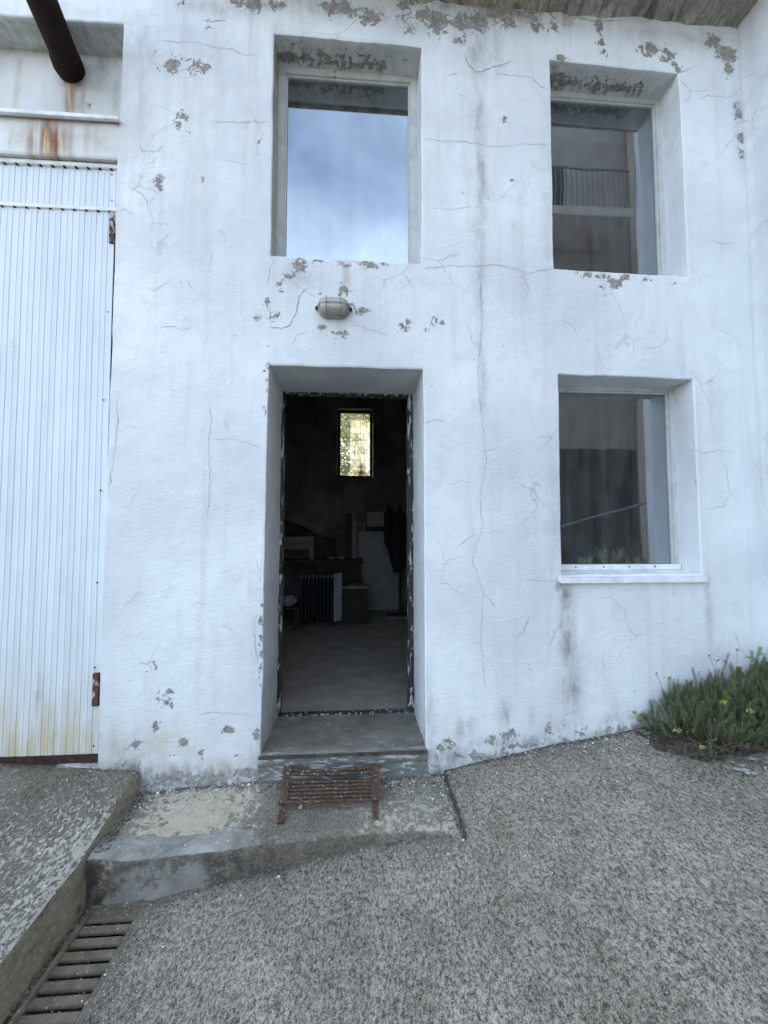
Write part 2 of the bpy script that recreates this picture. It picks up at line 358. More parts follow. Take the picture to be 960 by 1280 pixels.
def blob(X, Z, lst):
    a = np.zeros_like(X)
    for px, py, rx, ry, s in lst:
        if lst is PEEL and py < 90: rx *= 1.2; ry *= 1.2; s *= 1.05
        c = wp(px, py); rx_ = rx*2.4/519*1.0; ry_ = ry*2.4/519
        a = np.maximum(a, s*np.exp(-((X-c.x)/rx_)**2-((Z-c.z)/ry_)**2))
    return a
PEEL = [(318,6,14,8,.8),(345,6,12,7,.75),(300,3,10,5,.6),(230,4,8,5,.5),(413,12,10,12,.85),(433,12,12,12,.9),(464,22,14,10,.8),(505,10,10,12,.8),(512,34,7,9,.7),(530,16,12,10,.9),
 (547,26,12,16,1.0),(574,27,10,14,.85),(597,25,14,14,.95),(622,20,14,12,.9),(571,52,8,5,.8),(640,24,10,10,.7),(670,32,9,9,.75),(692,36,7,8,.8),(749,33,6,8,.95),(751,53,6,10,.85),(756,66,6,5,.7),
 (812,62,13,9,1.0),(834,68,10,10,.9),(847,83,5,7,.8),(893,52,10,9,1.0),(908,68,13,12,1.1),(911,86,9,9,.8),(925,138,7,14,.85),(926,173,8,12,.85),(930,195,6,8,.6),(700,74,8,4,.8),(780,8,14,5,.6),(660,15,20,7,.55),
 (372,331,14,7,1.0),(363,345,8,7,.75),(427,364,6,9,.95),(433,331,7,4,.9),(464,331,14,4,.85),(395,328,30,3,.6),(450,328,50,3,.5),(335,376,5,5,.85),(341,395,8,6,.7),(322,396,6,5,.6),(451,390,12,6,.85),(440,385,8,4,.7),(505,405,8,8,.75),(401,409,6,4,.85),
 (543,399,5,7,.75),(323,177,5,3,.85),(425,418,10,5,.6),(401,367,4,4,.8),(350,360,7,7,.5),(535,411,5,5,.6),(551,404,4,4,.6),
 (769,354,11,7,1.05),(753,358,6,5,.85),(737,344,9,4,.75),(783,345,7,4,.85),(807,348,7,4,.85),(760,345,40,4,.55),(842,356,5,4,.6),
 (212,81,18,12,.52),(248,83,14,10,.58),(230,152,12,16,.55),(198,228,9,12,.5),(275,75,8,6,.4),(260,30,10,8,.35),(190,70,7,6,.5),(250,225,7,8,.4),
 (190,833,7,6,.6),(208,876,12,10,.66),(195,909,6,7,.7),(170,932,10,6,.8),(231,927,7,5,.85),(252,942,6,5,.85),(320,916,7,9,1.05),(286,911,10,5,.65),(297,943,5,4,.8),(215,945,8,5,.6),
 (200,974,30,9,.8),(260,974,40,8,.75),(310,968,18,9,.75),(160,955,10,8,.5),(638,918,10,7,1.05),(685,911,5,5,.85),(725,914,9,4,.75),(614,925,7,5,.7),(560,935,16,12,.55),(600,945,40,8,.5),(650,932,30,5,.55),(708,905,7,5,.5),
 (540,480,5,5,.4),(610,250,5,5,.35),(575,130,6,5,.4),(632,150,5,5,.4),(640,225,4,4,.5),(133,500,3,40,.5),(333,480,4,40,.45),(326,800,3,60,.45),(527,740,3,120,.35)]
DIRT = [(597,55,16,60,.55),(598,140,10,60,.45),(602,220,7,90,.55),(600,330,9,120,.30),(603,480,6,120,.22),(622,60,10,50,.3),(570,40,10,40,.25),(400,8,120,16,.4),(640,8,160,26,.8),(850,45,120,18,.3),
 (708,745,7,28,.95),(709,800,9,40,.75),(716,860,14,40,.6),(700,730,5,8,1.1),(884,735,4,14,.9),(886,770,6,30,.35),(706,910,40,14,.35),(632,895,8,20,.5),(577,912,9,14,.55),(590,905,6,12,.45),(665,895,4,18,.4),(770,895,5,25,.4),
 (230,970,110,14,.9),(330,955,14,30,.7),(560,950,40,16,.6),(660,927,70,9,.6),(790,900,50,9,.5),(150,940,20,18,.4),(537,900,6,60,.35),(420,400,20,14,.22),(433,345,6,18,.2),(265,60,40,30,.18),(180,120,14,60,.2),(925,150,14,60,.3),(345,60,5,30,.3),
 (380,345,24,12,.25),(685,250,10,120,.2),(695,620,12,90,.22),(180,60,25,60,.25),(500,25,160,14,.3),(700,140,20,40,.25),(270,10,60,12,.35)]
ALG = [(200,935,60,30,.65),(290,950,40,24,.5),(140,930,16,60,.5),(433,350,3,22,.6),(150,110,8,70,.4),(145,250,6,80,.35),(887,790,5,30,.35),(60,172,70,24,.55),(130,175,20,22,.6),(560,900,20,30,.25),(20,172,30,20,.6),(100,15,60,10,.35),(60,170,30,30,.5),(433,348,3,20,.6),(140,430,4,200,.25)]
RUST = [(58,175,7,30,1.5),(72,178,12,30,1.1),(40,176,10,26,.7),(88,176,5,30,.55),(40,172,5,24,.4),(8,172,4,22,.35),(120,172,6,22,.25),(434,342,2.5,14,.45),(110,170,4,30,.4)]
def near_ground(X, Z):
    g = np.interp(X, [-1.5, -1.15, -1.14, -.49, .5, .51, .9, 1.2, 1.7, 2.6], [-1.25, -1.27, -1.38, -1.35, -1.355, -1.34, -1.27, -1.21, -1.145, -1.03])
    return np.exp(-np.maximum(Z-g, 0)/.05)*(.75+.9*vnoise(X, Z*.3, 6, 77))
def attrs(X, Y, Z):
    front = np.exp(-((Y-Y0)/.05)**2)
    A = {'peel': blob(X, Z, PEEL)*front, 'dirt': blob(X, Z, DIRT)*front, 'algae': blob(X, Z, ALG)*front, 'rust': blob(X, Z, RUST)*front}
    A['dirt'] = np.maximum(A['dirt'], near_ground(X, Z)*1.25*front)
    A['peel'] = np.maximum(A['peel'], near_ground(X, Z)*.45*front)
    # soffits of the two upper windows: flaking render; left reveals of door and w1: tinted beige, darker towards some edges
    d = Y-Y0
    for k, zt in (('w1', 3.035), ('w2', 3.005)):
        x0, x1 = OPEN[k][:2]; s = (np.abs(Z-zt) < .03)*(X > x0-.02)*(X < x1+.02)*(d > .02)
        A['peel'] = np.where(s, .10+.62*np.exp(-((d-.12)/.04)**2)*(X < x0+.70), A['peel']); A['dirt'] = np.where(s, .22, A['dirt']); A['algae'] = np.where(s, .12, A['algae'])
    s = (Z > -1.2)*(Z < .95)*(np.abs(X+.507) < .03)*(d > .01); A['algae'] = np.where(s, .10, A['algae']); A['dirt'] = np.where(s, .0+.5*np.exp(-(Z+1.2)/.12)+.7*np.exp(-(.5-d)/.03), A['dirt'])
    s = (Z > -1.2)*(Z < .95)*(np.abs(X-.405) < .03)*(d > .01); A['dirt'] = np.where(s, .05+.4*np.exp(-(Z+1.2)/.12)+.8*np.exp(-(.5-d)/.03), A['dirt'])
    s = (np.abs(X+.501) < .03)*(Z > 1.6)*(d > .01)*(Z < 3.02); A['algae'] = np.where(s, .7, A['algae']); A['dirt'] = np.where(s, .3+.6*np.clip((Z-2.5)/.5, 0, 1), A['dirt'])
    s = (np.abs(Z-.98) < .02)*(d > .01); A['dirt'] = np.where(s, .08, A['dirt'])
    s = (X < -1.36)*(d > .01); A['dirt'] = np.where(s, .55, A['dirt']); A['algae'] = np.where(s, .4, A['algae'])
    # below the painted band the wall foot is grimy everywhere
    return A
def lines(a, b, step, edges):
    L_ = [v for v in np.arange(a, b, step) if all(abs(v-e) > .013 for e in edges)]+[a, b]
    for e in edges: L_ += [e-.008, e, e+.008]
    return np.array(sorted(set(round(float(v), 5) for v in L_ if a <= v <= b)))
ex = sorted(set(v for o in OPEN.values() for v in o[:2])); ez = sorted(set(v for o in OPEN.values() for v in o[2:4]))
def dedupe(e):
    r = []
    for v in e:
        if not r or v-r[-1] > 1e-4: r.append(v)
    return r
xs = lines(-4.2, 2.53, .02, dedupe(ex)); zs = lines(-1.78, 3.62, .02, dedupe(ez))
X, Z = np.meshgrid(xs, zs, indexing='ij')
inside = np.zeros((len(xs)-1, len(zs)-1), bool); xc = (xs[1:]+xs[:-1])/2; zc = (zs[1:]+zs[:-1])/2
onedge = np.zeros_like(X)
for x0, x1, z0, z1, d in OPEN.values():
    inside |= ((xc[:, None] > x0) & (xc[:, None] < x1) & (zc[None] > z0) & (zc[None] < z1))
    e = (X > x0-1e-4) & (X < x1+1e-4) & (Z > z0-1e-4) & (Z < z1+1e-4); onedge = np.maximum(onedge, e*1.0)
WX, WZ = warp(X, Z); YY = Y0+yoff(X, Z)+onedge*.006
grids = [(np.stack([WX, YY, WZ], -1), ~inside, attrs(X, YY*0+Y0, Z))]
for nm, (x0, x1, z0, z1, dp) in OPEN.items():
    ds = np.concatenate([[0], np.arange(.03, dp-.01, .03), [dp]])
    def side(ax, az, flip=False):
        n = len(ax); A_, D_ = np.meshgrid(np.arange(n), ds, indexing='ij'); gx = np.array(ax)[A_]; gz = np.array(az)[A_]
        wx, wz = warp(gx, gz); yy = Y0+D_+(yoff(gx, gz)+.006)*np.exp(-D_/.05)
        wob = fbm(D_, gx+gz, 9, 21, 3)*.006*np.minimum(D_/.05, 1)
        if ax[0] == ax[-1]: wx = wx+wob
        else: wz = wz+wob
        P = np.stack([wx, yy, wz], -1)
        if flip: P = P[::-1]; yy = yy[::-1]; gx = gx[::-1]; gz = gz[::-1]; D_ = D_[::-1]
        grids.append((P, None, attrs(gx, Y0+D_, gz)))
    xx = xs[(xs >= x0-1e-4) & (xs <= x1+1e-4)]; zz = zs[(zs >= z0-1e-4) & (zs <= z1+1e-4)]
    side([x0]*len(zz), zz); side([x1]*len(zz), zz, True); side(xx, [z1]*len(xx))
    if nm != 'door': side(xx, [z0]*len(xx), True)
bld = empty('white_building', (0, 2.4, -1.3))
tag(bld, 'weathered white rendered building with open doorway, three windows and a metal gate', 'building')
wall = join_grids('facade_wall', grids, [M['stucco'], M['crack'], M['crack_light']], bld)

# cracks: thin jagged open seams, added to the facade mesh
CR = [[(579.5,67),(586,82),(595,91),(602,91),(616,84),(629,82),(640,77)],[(528,174),(554,177),(578,177),(595,180),(616,184),(640,182)],
 [(335,315),(342,325),(337,339),(335,357)],[(385,359),(373,371),(371,388),(363,406),(351,411),(337,409)],[(350,340),(365,352),(380,362),(396,372)],[(438,405),(464,412),(485,419)],[(530,337),(561,332),(581,333),(616,331),(636,333)],
 [(620,93),(641,95),(664,97),(677,110),(687,113)],[(620,88),(634,83),(638,73)],[(684,182),(655,180),(641,183)],[(620,329),(634,335),(647,335),(659,342),(677,338),(693,336)],[(647,335),(657,349),(661,361),(657,375)],
 [(848,92),(861,88),(864,83)],[(850,99),(863,113),(861,124),(852,129)],[(864,115),(887,113)],[(873,126),(886,120),(912,122),(928,110),(932,103)],
 [(620,7),(655,16),(687,16),(700,30),(712,34),(719,23),(747,28),(779,26)],[(790,25),(815,28)],
 [(204,51),(221,53),(244,53),(269,60),(294,63),(305,71),(326,70)],[(253,25),(264,27),(283,25)],[(175,177),(177,189),(198,189),(205,182)],[(184,204),(193,202),(197,195)],[(181,358),(193,363),(212,350)],[(274,287),(283,292),(280,305)],[(234,350),(241,363)],[(262,152),(308,154),(336,153)],
 [(146,500),(147,530),(144,557),(141,584),(136,611)],[(262,507),(265,520),(261,560),(263,600),(260,647)],[(263,548),(295,550),(326,559)],[(320,765),(317,788),(321,829)],[(245,892),(281,890),(317,894)],[(238,761),(247,752),(262,756)],
 [(600,340),(603,400),(597,470),(602,520),(608,575),(600,620),(603,660),(590,700),(604,740),(601,800),(606,860)],[(570,685),(590,670),(596,668)],[(598,565),(612,563),(625,558)],[(604,440),(590,425),(585,405)],[(604,740),(625,765)],
 [(906,580),(910,600),(912,619),(904,633),(880,637)],[(941,576),(951,590)],[(657,724),(680,726),(697,726)],[(833,405),(834,424),(826,433),(808,436)],[(805,385),(797,402),(792,412)],[(728,475),(745,470),(760,473)],
 [(925,40),(923,50),(927,66),(929,95),(931,120)],[(142,265),(158,262),(170,270)],[(200,410),(215,407),(226,412),(240,410)],[(365,430),(372,418),(385,414)],[(150,540),(160,532),(175,535)],[(530,530),(545,524),(560,528)],
 [(540,260),(560,262),(590,258)],[(700,400),(715,405),(722,420)],[(890,300),(905,305),(920,302)],[(560,610),(575,600),(590,604)],[(860,560),(880,566),(905,562)],[(560,95),(575,92)],[(132,960),(150,950),(158,935),(170,925)],[(640,800),(655,790),(662,770)]]
def crack_geo(plane=None):
    bm = bmesh.new(); bm.from_mesh(wall.data)
    for ci, pl in enumerate(CR):
        pts = [wp(*p) for p in pl]; big = ci in (0, 19, 12, 16, 3)
        fine = []
        for a, b in zip(pts[:-1], pts[1:]):
            n = max(2, int((b-a).length/.012))
            for i in range(n): fine.append(a.lerp(b, i/n))
        fine.append(pts[-1]); n = len(fine); prev = None; seed = rng.uniform(0, 100)
        for i, q in enumerate(fine):
            t = (fine[min(i+1, n-1)]-fine[max(i-1, 0)]); t.normalize(); nn = Vector((-t.z, 0, t.x))
            q = q+nn*(mn.noise(Vector((seed, i*.35, 0)))*.008+mn.noise(Vector((seed, i*1.3, 5)))*.004)
            w = (.0013 if big else .0008)*(0.4+1.6*abs(mn.noise(Vector((seed, i*.5, 9))))+.3)*min(1, .3+i/4, .3+(n-1-i)/4)
            y = Y0+float(yoff(np.array([q.x]), np.array([q.z]))[0])-.0016
            a = bm.verts.new((q.x-nn.x*w, y, q.z-nn.z*w)); b = bm.verts.new((q.x+nn.x*w, y, q.z+nn.z*w))
            if prev:
                f = bm.faces.new((prev[0], prev[1], b, a)); f.material_index = 1 if big or (i//9+ci) % 3 == 0 else 2
            prev = (a, b)
    bm.to_mesh(wall.data); bm.free()
crack_geo()

# recess back wall and the wall behind, an added unseen shade block, room
bx_, bz_ = np.meshgrid(np.linspace(-3.95, -1.36, 130), np.linspace(2.38, 3.05, 40), indexing='ij')
P = np.stack([bx_, np.full_like(bx_, Y0+.18)+fbm(bx_, bz_, 6, 2)*.004, bz_], -1)
def rb(px, py, rx, ry, s): c = wp(px, py, 2.58); return s*np.exp(-((bx_-c.x)/(rx*2.58/519))**2-((bz_-c.z)/(ry*2.58/519))**2)
at = {'rust': np.maximum.reduce([rb(90,120,2.6,40,1.5), rb(83,125,3,34,.75), rb(22,120,3,26,.5), rb(104,125,3,30,.5), rb(90,102,14,8,.9)]),
      'dirt': np.maximum.reduce([rb(60,62,90,8,.7), rb(130,80,20,26,.5), rb(100,110,6,40,.5), rb(24,80,3,20,.4), rb(145,110,5,50,.4)]), 'algae': rb(70,110,70,40,.10), 'peel': rb(110,140,10,18,.3)}
grid_mesh('recess_wall', P, [M['stucco_old']], bld, attrs=at)
mb = MB()
mb.box(-11, 7.2, 2.47, 7.9, 3.62, 26, 0)  # unseen mass added above the facade, tall enough to shade the yard
mb.build('unseen_shade_block', M['stucco'], bld)
mb = MB()   # inner faces of the room (thin shells with the openings left free)
def wallgrid(mb, x0, x1, z0, z1, y, holes, t=.004):
    X_ = sorted({x0, x1, *[h[0] for h in holes], *[h[1] for h in holes]}); Z_ = sorted({z0, z1, *[h[2] for h in holes], *[h[3] for h in holes]})
    for a, b in zip(X_[:-1], X_[1:]):
        for c, d in zip(Z_[:-1], Z_[1:]):
            mx_, mz_ = (a+b)/2, (c+d)/2
            if any(h[0] < mx_ < h[1] and h[2] < mz_ < h[3] for h in holes): continue
            mb.add([(a, y, c), (b, y, c), (b, y, d), (a, y, d)], [(0, 1, 2, 3)])
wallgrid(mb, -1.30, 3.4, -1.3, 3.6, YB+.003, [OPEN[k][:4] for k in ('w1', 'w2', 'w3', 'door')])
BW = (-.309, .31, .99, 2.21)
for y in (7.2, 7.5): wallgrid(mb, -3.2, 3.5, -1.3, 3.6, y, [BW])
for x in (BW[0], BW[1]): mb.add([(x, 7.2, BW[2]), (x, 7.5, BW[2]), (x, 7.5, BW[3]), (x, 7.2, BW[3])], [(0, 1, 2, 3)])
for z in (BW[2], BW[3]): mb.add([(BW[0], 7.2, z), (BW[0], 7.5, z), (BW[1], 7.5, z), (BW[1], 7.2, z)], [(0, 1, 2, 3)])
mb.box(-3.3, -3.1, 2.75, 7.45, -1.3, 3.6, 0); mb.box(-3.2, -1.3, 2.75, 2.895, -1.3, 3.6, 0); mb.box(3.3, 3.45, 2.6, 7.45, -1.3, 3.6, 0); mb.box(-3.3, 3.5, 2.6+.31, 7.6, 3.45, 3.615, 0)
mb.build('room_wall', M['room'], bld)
mb = MB(); mb.box(-4, -3.95, 2.5, 2.8, -1.3, 3.6, 0); mb.box(-4.2, -1.2, 2.652, 2.70, -1.3, 2.35, 0); mb.build('back_panel', M['dark'], bld)
mb = MB(); mb.box(-3.2, 3.4, 2.905, 7.3, -1.4, -1.215, 0)
tag(mb.build('floor', M['room_floor']), kind='structure')
# back window
mb = MB()
for a in [(BW[0]-.0, BW[0]+.05, BW[2], BW[3]), (BW[1]-.05, BW[1], BW[2], BW[3]), (BW[0]+.05, BW[1]-.05, BW[3]-.05, BW[3]), (BW[0]+.05, BW[1]-.05, BW[2], BW[2]+.05)]:
    mb.box(a[0], a[1], 7.3, 7.35, a[2], a[3], .004)
bwf = mb.build('window', M['wood_dark'], bld)
def pane_mat():
    t = NT('old_pane'); tr = t.n('BsdfTransparent'); tr.inputs[0].default_value = (.95, .93, .85, 1)
    df = t.n('BsdfTranslucent'); df.inputs[0].default_value = (.8, .78, .66, 1); m = t.n('MixShader')
    t.l(t.math('MULTIPLY', t.ramp(t.noise(4, 7, .7), .3, .7), .35), m.inputs[0]); t.l(tr.outputs[0], m.inputs[1]); t.l(df.outputs[0], m.inputs[2]); t.l(m.outputs[0], t.o.inputs[0]); return t.m
mb = MB(); mb.box(BW[0]+.045, BW[1]-.045, 7.32, 7.326, BW[2]+.045, BW[3]-.045, 0); mb.build('glass_pane', pane_mat(), bwf)
mb = MB()   # wire mesh over the pane
for i in range(1, 5): x = BW[0]+.05+i*.104; mb.tube([(x, 7.36, BW[2]), (x, 7.36, BW[3])], .0035, 4)
for i in range(1, 10): z = BW[2]+.12*i; mb.tube([(BW[0], 7.364, z), (BW[1], 7.364, z)], .0035, 4)
mb.build('wire_mesh', M['rust_dark'], bwf)

# ------------------------------------------------------------------ windows of the facade
def window(k, fw, label):
    x0, x1, z0, z1, _ = OPEN[k]; y = Y0+.17
    mb = MB(); e = .012
    mb.box(x0-e, x0+fw, y, y+.06, z0-e, z1+e, .004); mb.box(x1-fw, x1+e, y, y+.06, z0-e, z1+e, .004)
    mb.box(x0+fw, x1-fw, y+.001, y+.059, z1-fw, z1+e, .004); mb.box(x0+fw, x1-fw, y+.001, y+.059, z0-e, z0+fw*.45, .004)
    b = .012                                                            # inner glazing beads
    mb.box(x0+fw, x0+fw+b, y+.012, y+.045, z0+fw*.45, z1-fw, .002); mb.box(x1-fw-b, x1-fw, y+.012, y+.045, z0+fw*.45, z1-fw, .002)
    mb.box(x0+fw+b, x1-fw-b, y+.013, y+.044, z1-fw-b, z1-fw, .002); mb.box(x0+fw+b, x1-fw-b, y+.013, y+.044, z0+fw*.45, z0+fw*.45+b, .002)
    f = mb.build('window', M['frame_paint'], bld); f['label'] = label
    mb = MB(); mb.box(x0+fw, x1-fw, y+.026, y+.031, z0+.01, z1-fw, 0); mb.build('glass_pane', M['glass'], f)
    return f
window('w1', .045, 'upper window above the doorway, reflecting the sky')
window('w2', .034, 'upper right window reflecting a balcony')
w3 = window('w3', .028, 'lower right window with a white metal sill')
mb = MB()
v = [(1.205, 2.365, -.254), (2.115, 2.365, -.254), (2.115, 2.585, -.222), (1.205, 2.585, -.222), (1.205, 2.365, -.284), (2.115, 2.365, -.284), (2.115, 2.585, -.25), (1.205, 2.585, -.25)]
mb.add(v, [(0, 1, 2, 3), (0, 4, 5, 1), (4, 7, 6, 5), (0, 3, 7, 4), (1, 5, 6, 2)])
mb.box(1.232, 2.10, 2.552, 2.572, -.225, -.190, .002)
sl_ = mb.build('window_sill', M['white_metal'], w3)
for px in (720, 755, 787, 819): c = wp(px, 716, 2.549); mb = MB(); mb.tube([(c.x, 2.554, -.205), (c.x, 2.545, -.205)], .004, 8); mb.build('rivet', M['dark'], w3)

# doorway: frame, step
mb = MB()
mb.box(-.515, -.488, 2.855, 2.915, -1.205, .99, .004); mb.box(.366, .415, 2.86, 2.93, -1.205, .99, .004); mb.box(-.488, .366, 2.857, 2.914, .972, .992, .004)
mb.box(-.488, .366, 2.86, 2.91, -1.212, -1.192, .003)
mb.build('door_frame', M['door_frame'], bld)
gx, gy = np.meshgrid(np.linspace(-.515, .408, 60), np.linspace(2.376, 2.90, 34), indexing='ij')
P = np.stack([gx, gy, -1.203+fbm(gx, gy, 6, 4)*.005-.01*np.exp(-((gy-2.376)/.012))], -1)
st = grid_mesh('doorstep', P, [M['step_top']], bld)
gx, gz = np.meshgrid(np.linspace(-.522, .412, 70), np.linspace(-1.42, -1.209, 22), indexing='ij')
P = np.stack([gx, 2.374+fbm(gx, gz, 8, 6)*.004+.010*(gz < -1.262), gz], -1)
grid_mesh('riser', P, [M['step']], st)
mb = MB(); mb.box(-.520, .411, 2.364, 2.384, -1.222, -1.207, .004); mb.build('nosing', simple('nosing', (.075, .062, .052), .8, .5, 25, .3), st)

# gate: ribbed sheet metal
def ribbed(name, xl, xr_top, xr_bot, z0, z1, y, parent, seed=0, alg=True):
    prof = []; x = 0; pitch = .0660
    xs_ = [0]; ys_ = [0.0]; gs = [0.0]
    L_ = xr_top-xl
    k = 0
    while x < L_:
        for dx, dy, g in ((.006, 0, 0), (.0085, .0028, .5), (.0105, .0028, .4), (.015, 0, .1), (.036, 0.0, 0), (.039, -.0020, .15), (.044, -.0020, 0), (.047, 0, .25)):
            xs_.append(x+dx); ys_.append(dy); gs.append(g)
        x += pitch
    xs_ = np.array(xs_); ys_ = np.array(ys_); gs = np.array(gs); m = xs_ <= L_; xs_ = np.append(xs_[m], L_); ys_ = np.append(ys_[m], 0); gs = np.append(gs[m], 0)
    zz = np.linspace(z0, z1, max(4, int((z1-z0)/.04)))
    U, ZZ = np.meshgrid(xs_, zz, indexing='ij'); Yp = np.broadcast_to(ys_[:, None], U.shape); G = np.broadcast_to(gs[:, None], U.shape)
    f = (ZZ-z0)/(z1-z0); X_ = xl+U+((xr_bot-xr_top)*(1-f))*(U/L_)
    X_ = np.where(True, xr_top+(xr_bot-xr_top)*(1-f)-(L_-U), X_)
    Yy = y+Yp+fbm(X_, ZZ, .9, 31)*.012
    A = {'algae': np.clip(np.exp(-((ZZ+1.2)/.30)**1.3)*1.2, 0, 1)+.1 if alg else .06+.12*vnoise(X_, ZZ, 5), 'groove': G*.9,
         'dirt': np.zeros_like(X_)}
    if alg:
        for px, py, r1, r2, s in ((78,735,3,7,.75),(48,868,4,15,.5),(18,432,4,9,.35),(56,513,3,3,.5),(50,855,3,8,.6),(70,915,2,12,.3)):
            c = wp(px, py, 2.45); A['dirt'] = np.maximum(A['dirt'], s*np.exp(-((X_-c.x)/(r1*.0047))**2-((ZZ-c.z)/(r2*.0047))**2))
    P = np.stack([X_, Yy, ZZ], -1)
    return grid_mesh(name, P, [M['gate']], parent, attrs=A, smooth=False)
gate = ribbed('gate', -3.9, -1.412, -1.396, -1.196, 1.895, 2.452, bld); gate['label'] = 'white ribbed metal gate yellowed at the foot'
ribbed('transom_panel', -3.9, -1.404, -1.404, 1.915, 2.160, 2.450, gate, alg=False)
mb = MB(); mb.box(-3.9, -1.398, 2.438, 2.47, 1.893, 1.917, .003); mb.box(-3.9, -1.398, 2.432, 2.47, 2.150, 2.178, .003); mb.build('rail', M['white_metal'], gate)
x = -1.4385
while x > -2.3:
    mb = MB(); mb.box(x-.006, x+.006, 2.4355, 2.449, 1.8895, 1.8925, 0); mb.build('drain_hole', M['dark'], gate)
    mb = MB(); mb.box(x-.004, x+.009, 2.4315, 2.449, 2.1465, 2.1495, 0); mb.build('drain_hole', M['dark'], gate); x -= .066
mb = MB(); mb.box(-3.9, -1.392, 2.436, 2.475, -1.238, -1.197, .004); mb.build('bottom_rail', M['rust_dark'], gate)
M['hinge'] = chipped('hinge', (.10, .045, .035), (.50, .46, .42), .55, 40, .8)
for (pa, pb, pc, pd) in ((117, 124, 841, 882),):
    a = wp(pa, pc, 2.44); b = wp(pb, pd, 2.44); mb = MB(); mb.box(a.x, b.x, 2.428, 2.449, b.z, a.z, .003); mb.build('hinge', M['hinge'], gate)
mb = MB(); mb.box(-1.437, -1.405, 2.434, 2.4475, 1.70, 1.888, .003); mb.build('hinge', chipped('worn_plate', (.45, .42, .38), (.08, .045, .035), .5, 45, .8), gate)
for px, py in ((142, 219), (142, 251), (137, 390), (131.5, 500), (127.5, 613), (123, 728), (120, 834), (118.5, 932)):
    c = wp(px-1.5, py, 2.449); mb = MB(); mb.tube([(c.x, 2.452, c.z), (c.x, 2.444, c.z)], .0042, 8); mb.build('screw', M['rust_dark'], gate)
# metal cap over the gate lintel
mb = MB(); mb.box(-3.9, -1.368, 2.365, 2.385, 2.388, 2.412, .002); mb.box(-3.9, -1.378, 2.385, 2.579, 2.404, 2.412, .001); mb.build('flashing', M['white_metal'], bld)

# eave
gx, gy = np.meshgrid(np.linspace(-.9, 2.535, 170), np.linspace(2.06, 2.42, 22), indexing='ij')
ez_ = 3.352+(2.4-gy)*.16+fbm(gx, gy, 5, 12, 4)*.03-.035*np.exp(-((gy-2.42)/.03)**2)*(.5+fbm(gx, gy, 7, 2))
grid_mesh('eave', np.stack([gx, gy, ez_], -1), [M['eave']], bld, flip=True)
mb = MB(); mb.box(-.9, 2.53, 2.055, 2.45, 3.455, 3.50, .01); mb.box(-.9, 2.53, 2.02, 2.052, 3.39, 3.49, .006); ev = mb.build('eave', M['eave'], bld)
gx, gy = np.meshgrid(np.arange(-.95, 2.56, .012), np.linspace(1.94, 2.46, 6), indexing='ij')
P1 = np.stack([gx, gy, 3.518+.016*np.sin(gx*2*math.pi/.11)+(gy-1.94)*.16], -1); P2 = P1.copy(); P2[..., 2] += .014
join_grids('roof_tiles', [(P1[::-1], None, {}), (P2, None, {}), (np.stack([P1[:, 0], P2[:, 0]], 1), None, {})], [M['tile']], ev)

# ------------------------------------------------------------------ side wall on the right
ys = np.arange(1.76, 2.43, .02); zz = np.arange(-1.78, 3.8, .03)
gy, gz = np.meshgrid(ys, zz, indexing='ij'); sx = 2.53+fbm(gy, gz, 1.5, 8)*.012-.012*np.exp(-((gy-2.40)/.03)**2)
z0_ = np.zeros_like(gy)
at = {'peel': .5*np.exp(-((gy-2.33)/.03)**2-((gz-2.6)/.1)**2), 'dirt': .35*np.exp(-(gz+1.1)/.1*(gz > -1.1))+.1, 'algae': z0_, 'rust': z0_}
gx, gz2 = np.meshgrid(np.arange(2.53, 7.25, .06), zz, indexing='ij'); o_ = np.zeros_like(gx)
sw = join_grids('side_wall', [(np.stack([sx, gy, gz], -1)[::-1], None, at), (np.stack([gx, np.full_like(gx, 1.76), gz2], -1), None, {'peel': o_, 'dirt': o_+.15, 'algae': o_, 'rust': o_})], [M['stucco'], M['crack_light']])
tag(sw, 'white rendered side wall meeting the facade at the right edge of the yard', 'wall')
bm = bmesh.new(); bm.from_mesh(sw.data)
r_ = bmesh.ops.create_cube(bm, size=1)['verts']
for v in r_: v.co = Vector((2.54+(v.co.x+.5)*4.7, 1.77+(v.co.y+.5)*.65, 3.79+(v.co.z+.5)*7.3))
for pl in ([(2.36, 2.95), (2.30, 2.92), (2.27, 2.84), (2.2, 2.83)], [(2.35, 2.6), (2.31, 2.66), (2.30, 2.5), (2.33, 2.42)], [(2.36, 1.9), (2.3, 1.93), (2.22, 1.90)]):
    for (a, b), (c, d) in zip(pl[:-1], pl[1:]):
        w = .0014; bm.faces.new([bm.verts.new(q) for q in ((2.512, a, b-w), (2.512, c, d-w), (2.512, c, d+w), (2.512, a, b+w))]).material_index = 1
bm.to_mesh(sw.data); bm.free()

